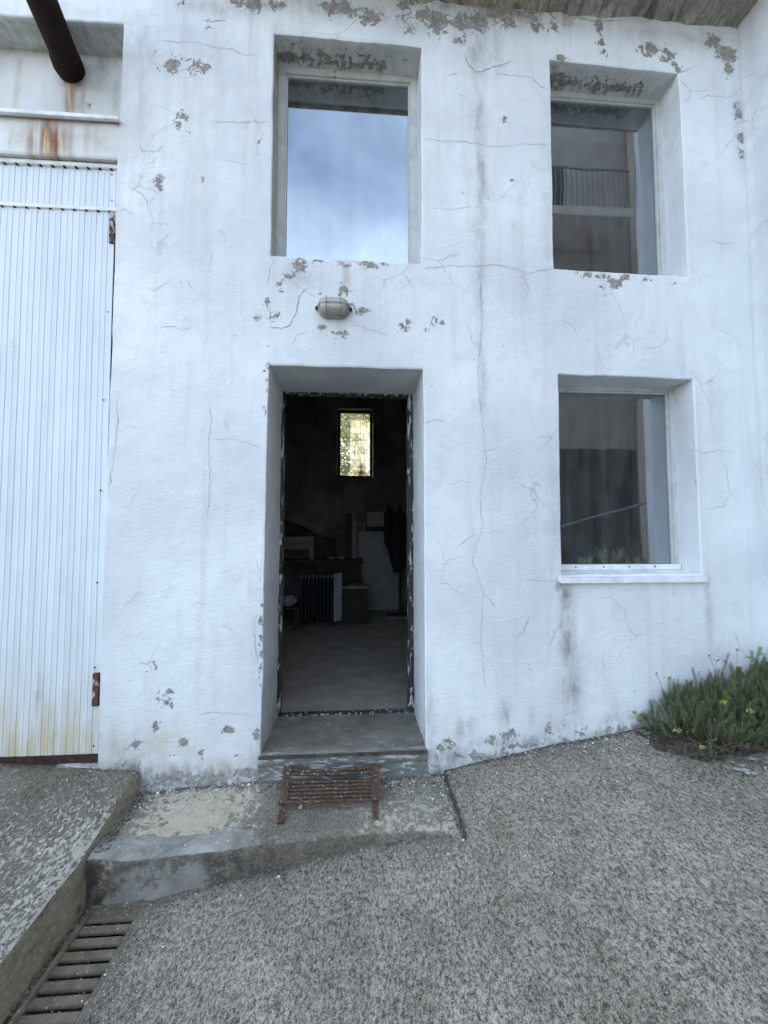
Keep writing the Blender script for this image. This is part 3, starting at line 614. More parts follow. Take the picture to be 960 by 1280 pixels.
# ------------------------------------------------------------------ ground
def zg(x, y):
    x = np.asarray(x, float); y = np.asarray(y, float)
    b = np.interp(x, [-60, -1.16, -.96, -.63, -.35, .03, .5, .9, 1.19, 1.68, 2.54, 6, 60], [-1.61, -1.61, -1.594, -1.556, -1.516, -1.475, -1.380, -1.289, -1.232, -1.166, -1.05, -.75, -.75])
    g = b+.05*np.clip(y-2.0, -8, 1)*np.clip((x+.9)/.5, 0, 1)
    g = g+.018*np.clip((y-1.85)/.12, 0, 1)*(x > .509)*np.clip(1-(x-.51)/.9, 0, 1)
    return np.where((x > -1.118) & (x < -.884) & (y > -1.6), -1.85, g)
def glines(lo, hi, a, b, step, ed):
    c = [v for v in np.arange(a, b, step) if all(abs(v-e) > .008 for e in ed)]
    far1 = [a-(1.35**i)*.08+.08-.01 for i in range(1, 40) if a-(1.35**i)*.08 > lo]; far2 = [b+(1.35**i)*.08 for i in range(1, 40) if b+(1.35**i)*.08 < hi]
    return np.array(sorted(set([lo, hi, *c, *far1, *far2, *ed])))
gxs = glines(-200, 200, -1.4, 3.2, .02, [-1.121, -1.115, -.887, -.881, .5085, .5095, 2.53]); gys = glines(-250, 300, .6, 2.46, .02, [2.402, 2.43])
gx, gy = np.meshgrid(gxs, gys, indexing='ij'); gz = zg(gx, gy)
near = (np.abs(gx) < 4) & (np.abs(gy) < 5)
gz = gz+np.where(near, fbm(gx, gy, 3, 41, 4)*.012, 0); gz = np.where(gy > 2.42, -1.80, gz)
soil = np.exp(-((gx-2.15)/.50)**4-((gy-2.28)/.24)**4)*1.2
wallfoot = .9*np.exp(-np.maximum(2.4-gy, 0)/.03)*(gy < 2.41)
lf = np.interp(gx, [-1.2, -.64, -.35, .03, .5, .8], [1.95, 1.96, 2.0, 2.04, 1.97, 1.9]); foot2 = .75*np.exp(-np.maximum(lf-gy, 0)/.035)*(gx > -1.2)*(gx < .45)
seam = 1.6*np.exp(-((gx-.508)/.010)**2)*(gy > 1.94)
gd = np.maximum.reduce([soil, wallfoot, foot2*(gy < lf+.05), seam, .30*np.clip((gy-2.1)/.3, 0, 1)*(gy < 2.42)*(gx > .5), .35*np.exp(-((gx+.86)/.03)**2)*(gy < 1.95)])
ground = grid_mesh('ground', np.stack([gx, gy, gz], -1), [M['ground']], attrs={'dirt': gd, 'patch': np.zeros_like(gd), 'mortar': np.zeros_like(gd)})
tag(ground, kind='structure')

# landing in front of the door
def landing():
    us = np.linspace(-1.158, .506, 110); fr = np.interp(us, [-1.16, -.64, -.35, .03, .3, .51], [1.957, 1.966, 2.003, 2.038, 2.02, 1.97])+fbm(us, us*0, 7, 51)*.012
    zt_f = np.interp(us, [-1.16, -.6, 0, .51], [-1.402, -1.400, -1.398, -1.378]); zt_b = np.interp(us, [-1.16, -.49, .49, .51], [-1.383, -1.348, -1.355, -1.358])
    zb = np.interp(us, [-1.16, -.88, -.63, -.35, .03, .51], [-1.70, -1.66, -1.62, -1.58, -1.54, -1.44])
    vs_ = []; A = {'dirt': [], 'patch': [], 'mortar': []}
    for k, t in enumerate([-1, -.8, -.6, -.4, -.25, -.12, -.05, 0, .02, .045]+list(np.linspace(.07, 1, 24))):
        if t <= 0: y = fr+.008*(1+t)*0+(.004*-t); z = zt_f-.012+(zb-zt_f)*(-t)
        else:
            y = fr+(2.41-fr)*t; s = min(1, t/.07); z = zt_f+(zt_b-zt_f)*t-.012*(1-s)**1.0
        z = z+fbm(us, y+z*2, 9, 60, 3)*.008; y = y+(fbm(us, z, 11, 61, 3)*.010 if t <= .05 else 0)
        vs_.append(np.stack([us, y, z], -1))
        if t <= 0:
            A['mortar'].append(.85*np.exp(-((us+.84)/.22)**4)*(t > -.75)*np.clip(.35-t*.8, .0, .8)+.15); A['patch'].append(.4*np.exp(-((us+1.05)/.06)**2)+0*us); A['dirt'].append((.85+.3*(-t)**2)*np.interp(us, [-1.16, -.55, -.2, .5], [1, .9, .55, .12]))  # front face coloured darker than the top so the edge reads
        else:
            A['mortar'].append(.95*np.exp(-((us+.85)/.42)**6)*(t < .28)*(1 if t < .22 else .5)); A['patch'].append(.62*np.exp(-((us+.78)/.33)**2)*(t > .2)*(t < .95)+.35*np.clip((us+.1)/.2, 0, 1)*(t < .5)); A['dirt'].append(.9*np.exp(-(1-t)/.06)+.45*np.clip((us+.5)/.15, 0, 1)*np.clip(t*1.4-.5, 0, 1)*(us < .05)+.35*np.exp(-((us+1.13)/.03)**2)+.25*np.exp(-t/.05)*(us > -.5)+1.3*np.exp(-((us-.503)/.012)**2))
    P = np.stack(vs_, 1)
    return grid_mesh('landing', P, [M['landing']], attrs={k: np.stack([q+0*us for q in v], 1) for k, v in A.items()})
tag(landing(), kind='structure')

# driveway slab in front of the gate
us = np.array(sorted([-60, -20, -10, -6, -4.5, *np.arange(-3.6, -1.16, .025), -1.158])); vs_ = np.array([-40, -20, -8, -4, -2, -1, *np.arange(-.2, 2.43, .025), 2.44, 2.70])
gx, gy = np.meshgrid(us, vs_, indexing='ij')
def zslab(x, y): return np.interp(y, [-8, 0, 1.5, 1.7, 1.95, 2.13, 2.4, 3], [-1.55, -1.45, -1.40, -1.392, -1.378, -1.333, -1.268, -1.25])+np.clip(-1.15-x, 0, 1.5)*.055
gz = zslab(gx, gy)+np.where((gx > -4), fbm(gx, gy, 4, 71, 4)*.010, 0)-.008*np.exp((gx+1.158)/.01)
ex_ = fbm(gy, gx*0, 6, 72, 4)*.008*np.exp((gx+1.158)/.03); gxx = gx+ex_
dr = 1.0*np.exp(-np.maximum(2.43-gy, 0)/.02)
pt = .12+.34*np.exp((gx+1.16)/.22)*np.clip((2.3-gy)/.3, 0, 1)+.25*vnoise(gx, gy, 3, 5)
top = (np.stack([gxx, gy, gz], -1), None, {'dirt': dr, 'patch': pt, 'mortar': gx*0})
slab = join_grids('driveway', [top], [M['ramp']]); tag(slab, kind='structure')
ed = gxx[-1]; yy_ = gy[-1]; zt = gz[-1]; rows = []
for t in np.linspace(0, 1, 14): rows.append(np.stack([ed+.010*t+fbm(yy_, yy_*0+t*.25, 14, 73, 3)*.007*min(1, t*6), yy_, zt+(-1.70-zt)*t], -1))
E_ = np.stack(rows, 1)
grid_mesh('slab_edge', E_[::-1][:, ::-1][::-1], [M['slab_edge']], slab)

# ------------------------------------------------------------------ drain grate
g = empty('drain_grate', (-1.0, 1.2, -1.6)); tag(g, 'dirty brown cast drain grate set along the foot of the driveway slab', 'drain grate')
mb = MB()
y1 = 1.945; sy = 1.8785; n = 0; yb = y1
while sy > -1.3:
    mb.box(-1.101, -.911, sy+.009, yb, -1.610, -1.598, .002); yb = sy-.009; sy -= .0525
mb.box(-1.101, -.911, -1.35, yb, -1.610, -1.598, .002)
mb.build('slotted_cover', M['grate'], g)
mb = MB(); mb.box(-1.128, -1.102, -1.4, 1.945, -1.66, -1.594, .004); mb.box(-.910, -.868, -1.4, 1.945, -1.66, -1.591, .005); mb.box(-1.128, -.87, 1.9455, 1.962, -1.66, -1.590, .003)
mb.build('rim', M['grate'], g)

# ------------------------------------------------------------------ boot scraper leaning against the doorstep
g = empty('boot_scraper', (-.2, 2.15, -1.38)); tag(g, 'rusty brown iron boot scraper rack leaning against the doorstep', 'boot scraper')
TL, TR = wp(357, 963, 2.365), wp(472, 960, 2.365); BL, BR = wp(347, 1029, 2.10), wp(472, 1024, 2.10)
def sp(u, t): return (TL.lerp(TR, u)).lerp(BL.lerp(BR, u), t)
nrm = ((TR-TL).cross(BL-TL)).normalized(); nrm = nrm if nrm.z > 0 else -nrm
nrm.normalize(); ac = (TR-TL).normalized()
def flat(a, b, w, th, off=0):
    d = (b-a).normalized(); s_ = d.cross(nrm).normalized()*w/2; o = nrm*off; u = nrm*th
    vs = [a-s_+o, a+s_+o, b+s_+o, b-s_+o, a-s_+o+u, a+s_+o+u, b+s_+o+u, b-s_+o+u]
    return vs, [(0, 3, 2, 1), (4, 5, 6, 7), (0, 1, 5, 4), (1, 2, 6, 5), (2, 3, 7, 6), (3, 0, 4, 7)]
for u, s in ((.025, 1), (.975, -1)):
    mb = MB(); mb.add(*flat(sp(u, -.03), sp(u, .72), .040, .014, .010)); mb.build('side_bar', M['rust'], g)
    mb = MB(); mb.add(*flat(sp(u, .70), sp(u, 1.0), .030, .012, -.004)); mb.build('leg', M['rust'], g)
for i, t in enumerate((.03, .12, .30, .375, .45, .525, .60, .675)):
    pts = []
    for j in range(13):
        u = j/12; q = sp(u, t+(.035*math.sin(math.pi*min(1, u*1.2)) if i == 0 else .012*math.sin(math.pi*u) if i == 1 else 0)); q = q+nrm*(.012+.002*math.sin(j*1.7+i)); pts.append(q)
    mb = MB(); mb.tube(pts, .0075 if i > 1 else .0085, 8); mb.build('rod', M['rust'], g, smooth=True)

# ------------------------------------------------------------------ wall lamp
a = wp(397, 375); b = wp(438, 400); cx, cz = (a.x+b.x)/2, (a.z+b.z)/2
g = empty('wall_lamp', (cx, 2.39, cz)); tag(g, 'grubby oval bulkhead wall lamp with wire guard above the doorway', 'wall lamp')
def stadium(w, h, y, n=28, yoff_=0):
    r = h/2; c = w/2-r; P_ = []
    for i in range(n):
        th = 2*math.pi*i/n; s = 1 if math.cos(th) >= 0 else -1; P_.append(Vector((cx+s*c+r*math.cos(th), y, cz+r*math.sin(th))))
    return P_
def loft(rings):
    mb = MB(); n = len(rings[0]); mb.add([p for r in rings for p in r], [(i*n+j, i*n+(j+1) % n, (i+1)*n+(j+1) % n, (i+1)*n+j) for i in range(len(rings)-1) for j in range(n)]+[tuple(range((len(rings)-1)*n, len(rings)*n))]); return mb
loft([stadium(.184, .112, 2.405), stadium(.186, .114, 2.385), stadium(.184, .112, 2.372), stadium(.172, .100, 2.368)]).build('base', M['lamp_body'], g, True)
loft([stadium(.168, .096, 2.372), stadium(.166, .094, 2.355), stadium(.158, .086, 2.338), stadium(.140, .068, 2.325), stadium(.11, .04, 2.318)]).build('glass_cover', M['lamp_glass'], g, True)
mb = MB()
for dx in (-.042, .040):
    mb.tube([Vector((cx+dx, 2.372, cz+.052)), Vector((cx+dx, 2.345, cz+.049)), Vector((cx+dx, 2.322, cz+.038)), Vector((cx+dx, 2.312, cz+.015)), Vector((cx+dx, 2.312, cz-.015)), Vector((cx+dx, 2.322, cz-.038)), Vector((cx+dx, 2.345, cz-.049)), Vector((cx+dx, 2.372, cz-.052))], .0026, 7)
mb.tube([Vector((cx+.092*math.cos(t), 2.372-.062*math.sin(t)**.6 if math.sin(t) > 0 else 2.372, cz)) for t in [math.pi*i/16 for i in range(17)]], .0024, 7)
rg = stadium(.176, .104, 2.358); mb.tube(rg+[rg[0]], .0026, 7)
mb.build('wire_guard', M['lamp_body'], g, True)
for s in (-1, 1):
    mb = MB(); mb.box(cx+s*.098-.010, cx+s*.098+.010, 2.380, 2.395, cz-.009, cz+.009, .003); mb.tube([(cx+s*.100, 2.381, cz+.002), (cx+s*.100, 2.372, cz+.002)], .005, 8)
    mb.build('fixing_lug', M['rust_dark'], g)

# ------------------------------------------------------------------ pipe
P0 = wp(89, 88, 2.575); P1 = wp(43, -24, 2.12); dr_ = (P1-P0).normalized(); top_ = P0+dr_*2.6
g = empty('flue_pipe', P0); tag(g, 'thick dark rusty pipe rising out of the recess over the gate', 'pipe')
mb = MB(); mb.tube([P0-dr_*.02, P0+dr_*.9, P0+dr_*1.8, top_], .0765, 28); mb.build('tube', M['pipe'], g, True)
mb = MB(); mb.tube([P0+Vector((0, .005, 0)), P0+Vector((0, -.02, .0))+dr_*.01, P0+dr_*.07+Vector((0, -.01, 0)), P0+dr_*.10], [.080, .086, .083, .078], 28); mb.build('collar', M['pipe'], g, True)

# ------------------------------------------------------------------ inside the room
def ip(px, py, y): return wp(px, py, y)
FL = -1.215
def thing(name, label, cat, loc): e = empty(name, loc); tag(e, label, cat); return e
# workbench
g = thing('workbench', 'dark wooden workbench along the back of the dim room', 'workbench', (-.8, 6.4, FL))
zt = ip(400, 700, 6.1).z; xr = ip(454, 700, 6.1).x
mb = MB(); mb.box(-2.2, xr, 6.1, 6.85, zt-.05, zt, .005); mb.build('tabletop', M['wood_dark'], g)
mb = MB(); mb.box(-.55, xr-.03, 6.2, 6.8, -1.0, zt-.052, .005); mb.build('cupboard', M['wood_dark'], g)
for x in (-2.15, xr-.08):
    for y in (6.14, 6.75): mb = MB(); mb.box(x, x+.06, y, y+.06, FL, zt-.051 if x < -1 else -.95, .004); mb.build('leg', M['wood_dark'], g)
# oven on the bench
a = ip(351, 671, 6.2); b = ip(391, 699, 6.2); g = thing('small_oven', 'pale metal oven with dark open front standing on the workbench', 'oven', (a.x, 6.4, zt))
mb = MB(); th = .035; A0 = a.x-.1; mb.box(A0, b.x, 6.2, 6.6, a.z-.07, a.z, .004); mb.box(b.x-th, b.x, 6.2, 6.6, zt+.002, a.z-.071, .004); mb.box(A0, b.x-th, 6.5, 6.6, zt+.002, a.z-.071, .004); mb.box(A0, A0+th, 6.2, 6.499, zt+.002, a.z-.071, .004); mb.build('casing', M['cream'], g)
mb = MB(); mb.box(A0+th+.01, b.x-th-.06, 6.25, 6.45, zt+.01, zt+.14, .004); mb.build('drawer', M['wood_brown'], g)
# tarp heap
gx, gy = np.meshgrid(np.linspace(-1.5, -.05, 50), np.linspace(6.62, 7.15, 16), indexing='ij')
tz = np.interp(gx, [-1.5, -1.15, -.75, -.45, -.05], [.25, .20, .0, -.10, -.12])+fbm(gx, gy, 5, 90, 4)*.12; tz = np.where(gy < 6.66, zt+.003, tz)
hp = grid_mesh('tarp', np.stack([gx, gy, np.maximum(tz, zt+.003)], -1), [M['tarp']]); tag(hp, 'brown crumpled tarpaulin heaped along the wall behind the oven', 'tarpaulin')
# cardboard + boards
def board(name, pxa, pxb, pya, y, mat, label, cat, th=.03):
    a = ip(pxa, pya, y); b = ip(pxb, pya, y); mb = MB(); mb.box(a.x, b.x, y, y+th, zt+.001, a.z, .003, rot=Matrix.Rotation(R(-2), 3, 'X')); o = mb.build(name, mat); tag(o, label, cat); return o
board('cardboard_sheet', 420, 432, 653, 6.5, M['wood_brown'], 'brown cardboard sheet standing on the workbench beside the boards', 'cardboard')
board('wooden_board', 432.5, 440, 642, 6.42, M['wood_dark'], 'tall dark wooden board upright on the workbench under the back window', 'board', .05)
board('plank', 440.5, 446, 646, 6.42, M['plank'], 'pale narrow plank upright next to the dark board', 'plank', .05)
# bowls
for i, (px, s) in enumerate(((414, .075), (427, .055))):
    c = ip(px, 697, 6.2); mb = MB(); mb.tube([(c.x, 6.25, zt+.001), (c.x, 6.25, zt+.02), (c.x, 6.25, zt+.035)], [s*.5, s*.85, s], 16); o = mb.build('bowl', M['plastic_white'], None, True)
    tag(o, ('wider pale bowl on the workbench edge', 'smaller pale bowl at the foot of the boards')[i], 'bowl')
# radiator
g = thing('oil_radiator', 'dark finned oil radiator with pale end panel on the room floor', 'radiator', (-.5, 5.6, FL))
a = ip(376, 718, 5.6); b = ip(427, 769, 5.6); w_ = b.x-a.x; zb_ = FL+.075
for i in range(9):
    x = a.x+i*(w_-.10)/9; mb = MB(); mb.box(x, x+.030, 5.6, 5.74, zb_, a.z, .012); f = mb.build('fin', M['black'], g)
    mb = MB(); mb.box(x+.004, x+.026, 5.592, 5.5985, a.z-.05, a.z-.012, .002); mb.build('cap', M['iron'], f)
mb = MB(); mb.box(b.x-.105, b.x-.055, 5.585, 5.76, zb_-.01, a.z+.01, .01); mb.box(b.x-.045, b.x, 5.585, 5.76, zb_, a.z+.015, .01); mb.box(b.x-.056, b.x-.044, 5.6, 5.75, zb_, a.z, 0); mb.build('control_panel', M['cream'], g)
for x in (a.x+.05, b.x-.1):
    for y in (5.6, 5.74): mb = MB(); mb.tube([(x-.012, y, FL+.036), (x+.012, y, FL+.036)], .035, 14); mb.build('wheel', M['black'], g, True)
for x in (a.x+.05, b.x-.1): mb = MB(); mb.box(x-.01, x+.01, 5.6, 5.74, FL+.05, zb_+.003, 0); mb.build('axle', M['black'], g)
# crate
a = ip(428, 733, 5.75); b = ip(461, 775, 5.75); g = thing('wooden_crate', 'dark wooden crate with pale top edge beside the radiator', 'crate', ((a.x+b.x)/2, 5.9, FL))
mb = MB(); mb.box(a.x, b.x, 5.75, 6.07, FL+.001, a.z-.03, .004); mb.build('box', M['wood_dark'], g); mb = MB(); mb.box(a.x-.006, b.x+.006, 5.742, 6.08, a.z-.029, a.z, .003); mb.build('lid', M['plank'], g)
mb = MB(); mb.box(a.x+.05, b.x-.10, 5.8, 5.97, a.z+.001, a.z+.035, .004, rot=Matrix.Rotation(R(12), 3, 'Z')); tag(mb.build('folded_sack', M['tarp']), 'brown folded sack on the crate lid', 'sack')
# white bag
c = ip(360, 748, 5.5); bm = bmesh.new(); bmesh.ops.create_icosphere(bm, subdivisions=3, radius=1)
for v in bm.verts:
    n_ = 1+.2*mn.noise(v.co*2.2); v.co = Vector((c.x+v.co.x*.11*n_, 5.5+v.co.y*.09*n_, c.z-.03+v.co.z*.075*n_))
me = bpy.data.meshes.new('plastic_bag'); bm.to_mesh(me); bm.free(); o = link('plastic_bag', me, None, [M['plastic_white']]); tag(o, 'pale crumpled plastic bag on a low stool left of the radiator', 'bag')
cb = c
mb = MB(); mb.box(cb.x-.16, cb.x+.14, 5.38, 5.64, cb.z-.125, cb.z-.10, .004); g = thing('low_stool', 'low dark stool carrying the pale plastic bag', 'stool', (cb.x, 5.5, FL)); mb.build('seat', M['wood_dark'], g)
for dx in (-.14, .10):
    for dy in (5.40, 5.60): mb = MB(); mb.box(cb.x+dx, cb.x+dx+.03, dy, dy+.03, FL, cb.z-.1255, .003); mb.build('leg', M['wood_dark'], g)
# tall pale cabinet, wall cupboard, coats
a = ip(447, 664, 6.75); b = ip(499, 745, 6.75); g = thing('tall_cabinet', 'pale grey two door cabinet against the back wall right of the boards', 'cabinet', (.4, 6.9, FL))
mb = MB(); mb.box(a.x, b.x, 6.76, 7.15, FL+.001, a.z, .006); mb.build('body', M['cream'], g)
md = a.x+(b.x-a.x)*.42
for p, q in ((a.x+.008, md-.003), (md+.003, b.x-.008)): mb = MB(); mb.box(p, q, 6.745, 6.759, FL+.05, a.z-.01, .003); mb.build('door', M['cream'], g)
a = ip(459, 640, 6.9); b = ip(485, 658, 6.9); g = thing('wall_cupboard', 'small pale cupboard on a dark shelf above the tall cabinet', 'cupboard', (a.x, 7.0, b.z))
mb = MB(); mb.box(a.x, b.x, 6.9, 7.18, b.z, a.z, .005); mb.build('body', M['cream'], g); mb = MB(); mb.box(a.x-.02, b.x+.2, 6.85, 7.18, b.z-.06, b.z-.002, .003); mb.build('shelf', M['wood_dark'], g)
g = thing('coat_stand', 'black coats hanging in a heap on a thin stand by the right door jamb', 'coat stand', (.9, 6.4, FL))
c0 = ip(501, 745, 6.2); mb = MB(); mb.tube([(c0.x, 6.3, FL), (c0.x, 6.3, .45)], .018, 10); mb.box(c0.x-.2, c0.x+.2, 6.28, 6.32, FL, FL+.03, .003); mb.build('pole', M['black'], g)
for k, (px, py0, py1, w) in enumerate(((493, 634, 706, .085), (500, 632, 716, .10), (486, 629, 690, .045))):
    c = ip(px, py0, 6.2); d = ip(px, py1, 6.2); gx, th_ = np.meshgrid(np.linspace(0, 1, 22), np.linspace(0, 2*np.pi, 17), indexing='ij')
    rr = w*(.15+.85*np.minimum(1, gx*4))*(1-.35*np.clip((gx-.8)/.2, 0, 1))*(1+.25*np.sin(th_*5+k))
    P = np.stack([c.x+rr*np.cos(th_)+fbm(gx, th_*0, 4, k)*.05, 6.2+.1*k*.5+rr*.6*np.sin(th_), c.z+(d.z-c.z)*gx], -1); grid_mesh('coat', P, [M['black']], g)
c = ip(485, 757, 6.3); d = ip(508, 756, 6.3); mb = MB(); mb.box(c.x, d.x+.15, 6.05, 6.13, FL+.001, FL+.025, .003); tag(mb.build('floor_plank', M['plank']), 'pale plank lying on the floor by the cabinet', 'plank')
# table of dry plants in reach of the lower window
g = thing('potted_plant', 'spiky plant in a small pale pot inside the lower right window', 'potted plant', (1.62, 3.15, -.42))
mb = MB(); mb.tube([(1.62, 3.15, -.419), (1.62, 3.15, -.33), (1.62, 3.15, -.325)], [.07, .10, .095], 18); mb.build('pot', M['plastic_white'], g, True)
mb = MB()
for i in range(16):
    t_ = rng.uniform(0, 6.28); l_ = rng.uniform(.10, .19); le = rng.uniform(.15, .7); d_ = Vector((math.cos(t_)*le, math.sin(t_)*le, 1)).normalized(); s_ = d_.cross(Vector((0, 1, .1))).normalized()*.006; q = Vector((1.62+.04*math.cos(t_), 3.15+.04*math.sin(t_), -.33))
    mb.add([q-s_, q+s_, q+d_*l_*.6+s_*.9, q+d_*l_+Vector((0, 0, -.01)), q+d_*l_*.6-s_*.9], [(0, 1, 2, 3, 4)])
mb.build('leaf', M['weed'], g)
g = thing('side_table', 'dark table behind the glass of the lower right window', 'table', (1.7, 3.2, FL))
mb = MB(); mb.box(1.0, 2.4, 2.98, 3.5, -.45, -.4205, .004); mb.build('tabletop', M['wood_dark'], g)
for x in (1.03, 2.32):
    for y in (3.0, 3.43): mb = MB(); mb.box(x, x+.05, y, y+.05, FL, -.451, .003); mb.build('leg', M['wood_dark'], g)

# ------------------------------------------------------------------ what the windows mirror: the buildings across the yard
def balcony_house():
    g = thing('beige_building', 'beige apartment building with balcony across the yard, mirrored in the upper right window', 'building', (6, -5, -1.6))
    mb = MB(); mb.box(4.0, 7.6, -12, -5, -1.7, 12.5, 0); mb.build('wall', M['beige'], g)
    mb = MB(); mb.box(3.98, 7.24, -5.0, -4.97, -1.7, 2.2, .01); mb.build('ground_floor', simple('dark_plaster', (.10, .10, .10), .8, .3, 1.5, .1), g)
    for z in (7.5,):
        mb = MB(); mb.box(4.0, 6.55, -4.999, -3.8, z, z+.22, .01); bl = mb.build('balcony', M['beige_light'], g)
        mb = MB()
        x = 4.03
        while x < 6.5: mb.tube([(x, -3.84, z+.22), (x, -3.84, z+1.15)], .012, 5); x += .13
        mb.tube([(4.0, -3.84, z+1.16), (6.53, -3.84, z+1.16)], .022, 6); mb.build('railing', M['plank'], bl)
        mb = MB(); mb.box(4.5, 5.5, -5.02, -4.985, z+.25, z+2.3, .01); mb.build('door', M['shutter'], g)
    return g
balcony_house()
g = thing('brown_building', 'brown rendered building with shuttered windows closing the right side of the yard', 'building', (8, -2, -1.6))
mb = MB(); mb.box(7.25, 13, -4.9, 2.3, -1.7, 12.0, 0); mb.build('wall', M['beige'], g)
for y in (-3.6, -1.2):
    for z in (-.6, 2.3, 5.2, 8.1):
        mb = MB(); mb.box(7.20, 7.249, y-.5, y+.5, z, z+1.4, .005); w = mb.build('window', M['beige_light'], g)
        mb = MB(); mb.box(7.185, 7.199, y-.43, y+.43, z+.07, z+1.33, .003); mb.build('shutter', M['shutter'], w)
# pale handrail and a planter across the yard: the lower window mirrors them
a = wp(690, 662, 7.2); b = wp(815, 626, 7.2); a.y = b.y = -2.0
g = thing('handrail', 'pale sloping handrail in front of the beige building', 'handrail', (a.x, -2, -1.2))
mb = MB(); mb.tube([a, b], .022, 8); mb.build('rail', M['cream'], g)
for t_ in (.05, .5, .95): q = a.lerp(b, t_); mb = MB(); mb.tube([(q.x, -2, -1.3), (q.x, -2, q.z-.01)], .016, 8); mb.build('post', M['shutter'], g)
g = thing('planter', 'dark stone planter with spiky pale leaved plants in front of the handrail', 'planter', (4.2, -1.3, -1.2))
mb = MB(); mb.box(3.4, 5.3, -1.6, -1.1, -1.4, -.52, .02); mb.build('trough', M['beige'], g)
for cx_, n_, hh in ((4.15, 26, .42), (3.75, 18, .25), (4.7, 18, .25)):
    mb = MB(); rq = random.Random(int(cx_*100))
    for i in range(n_):
        t_ = rq.uniform(0, 6.28); le = rq.uniform(.1, .9); d_ = Vector((math.cos(t_)*le, math.sin(t_)*le, 1)).normalized(); s_ = d_.cross(Vector((0, 1, .1))).normalized()*.014; q = Vector((cx_+.04*math.cos(t_), -1.35+.04*math.sin(t_), -.53)); l_ = hh*rq.uniform(.6, 1)
        mb.add([q-s_, q+s_, q+d_*l_*.6+s_*.9, q+d_*l_, q+d_*l_*.6-s_*.9], [(0, 1, 2, 3, 4)])
    mb.build('spiky_plant', leafm('agave_leaf', (.25, .3, .24), (.45, .5, .42), .1), g)
for k, (z0, z1) in enumerate(((5.6, 5.0), (5.1, 4.55))):
    pts = [Vector((-7+14*t, -3.2, z0+(z1-z0)*t-.5*math.sin(math.pi*t))) for t in [i/20 for i in range(21)]]
    mb = MB(); mb.tube(pts, .010, 5); o = mb.build('overhead_cable', M['black']); tag(o, ('upper black cable strung across the yard', 'lower black cable strung across the yard')[k], 'cable', 'cables over the yard')

# ------------------------------------------------------------------ trees behind the building
def tree(x, y, z0, h, cr, n, label, seed):
    r_ = random.Random(seed); g = thing('tree', label, 'tree', (x, y, z0)); g['group'] = 'trees behind the building'
    mb = MB(); mb.tube([(x, y, z0), (x+.1, y, z0+h*.3), (x-.05, y+.1, z0+h*.6)], [.16, .12, .07], 9)
    cl = []
    for i in range(14):
        a_ = r_.uniform(0, 6.28); e = Vector((x+math.cos(a_)*cr*r_.uniform(.3, .9), y+math.sin(a_)*cr*r_.uniform(.2, .7), z0+h*r_.uniform(.3, 1))); s_ = Vector((x, y, z0+h*r_.uniform(.25, .55)))
        mb.tube([s_, s_.lerp(e, .5)+Vector((0, 0, .1)), e], [.05, .03, .012], 5); cl.append(e)
    mb.build('trunk', M['bark'], g, True)
    mb = MB()
    for i in range(n):
        c = r_.choice(cl); p = c+Vector((r_.gauss(0, .34), r_.gauss(0, .30), r_.gauss(0, .34))); a_ = Vector((r_.gauss(0, 1), r_.gauss(0, 1), r_.gauss(0, 1))).normalized(); b_ = a_.cross(Vector((r_.gauss(0, 1), r_.gauss(0, 1), r_.gauss(0, 1)))).normalized(); l_ = r_.uniform(.04, .085)
        mb.add([p-a_*l_, p+b_*l_*.45, p+a_*l_, p-b_*l_*.45], [(0, 1, 2, 3)])
    mb.build('crown', M['leaf'], g)
tree(.3, 10.6, -1.75, 5.2, 1.6, 8000, 'sunlit leafy tree seen through the small back window', 1)
tree(-1.9, 11.6, -1.75, 6.0, 1.8, 5000, 'taller leafy tree left of the one at the back window', 2)
tree(2.6, 11.8, -1.75, 5.6, 1.8, 5000, 'leafy tree right of the one at the back window', 3)

# ------------------------------------------------------------------ succulent clump against the wall
def gzf(x, y): return float(zg(np.array([x]), np.array([y]))[0])
g = thing('sedum_clump', 'dense green sedum clump with yellow flower heads growing at the foot of the wall', 'plant', (2.15, 2.25, gzf(2.15, 2.25)))
def env(x, y):   # height of the foliage cushion
    ex_ = np.clip((x-1.66)/.20, 0, 1)**.6; dy = np.clip((y-1.97)/.16, 0, 1)**.7
    return (.06+.20*ex_*dy+.06*np.clip((x-2.1)/.4, 0, 1))*(1 if x > 1.62 else 0)
r_ = random.Random(5); mb = MB(); tw = MB(); ns = 0
def leafstem(mb, base, d, ln, thick, seed):
    q = random.Random(seed); d = d.normalized(); n = int(ln/.0075); bend = Vector((q.uniform(-.25, .25), q.uniform(-.25, .25), .25)); pos = base.copy(); dd = d.copy()
    for i in range(n):
        dd = (dd+bend*.03).normalized(); pos = pos+dd*(ln/n); a_ = dd.orthogonal().normalized(); fr = i/n
        if fr < .25 and q.random() < .4: continue
        sz = thick*(1.0 if fr < .85 else .75)
        for k in range(4):
            th = i*2.4+k*math.pi/2; o = (a_*math.cos(th)+dd.cross(a_)*math.sin(th)); tip = pos+o*sz+dd*sz*1.0; s_ = dd.cross(o)*sz*.20; md_ = pos+o*sz*.55+dd*sz*.35
            mb.add([pos+o*.001, md_-s_, tip, md_+s_], [(0, 1, 2, 3)])
    return pos
k = 0
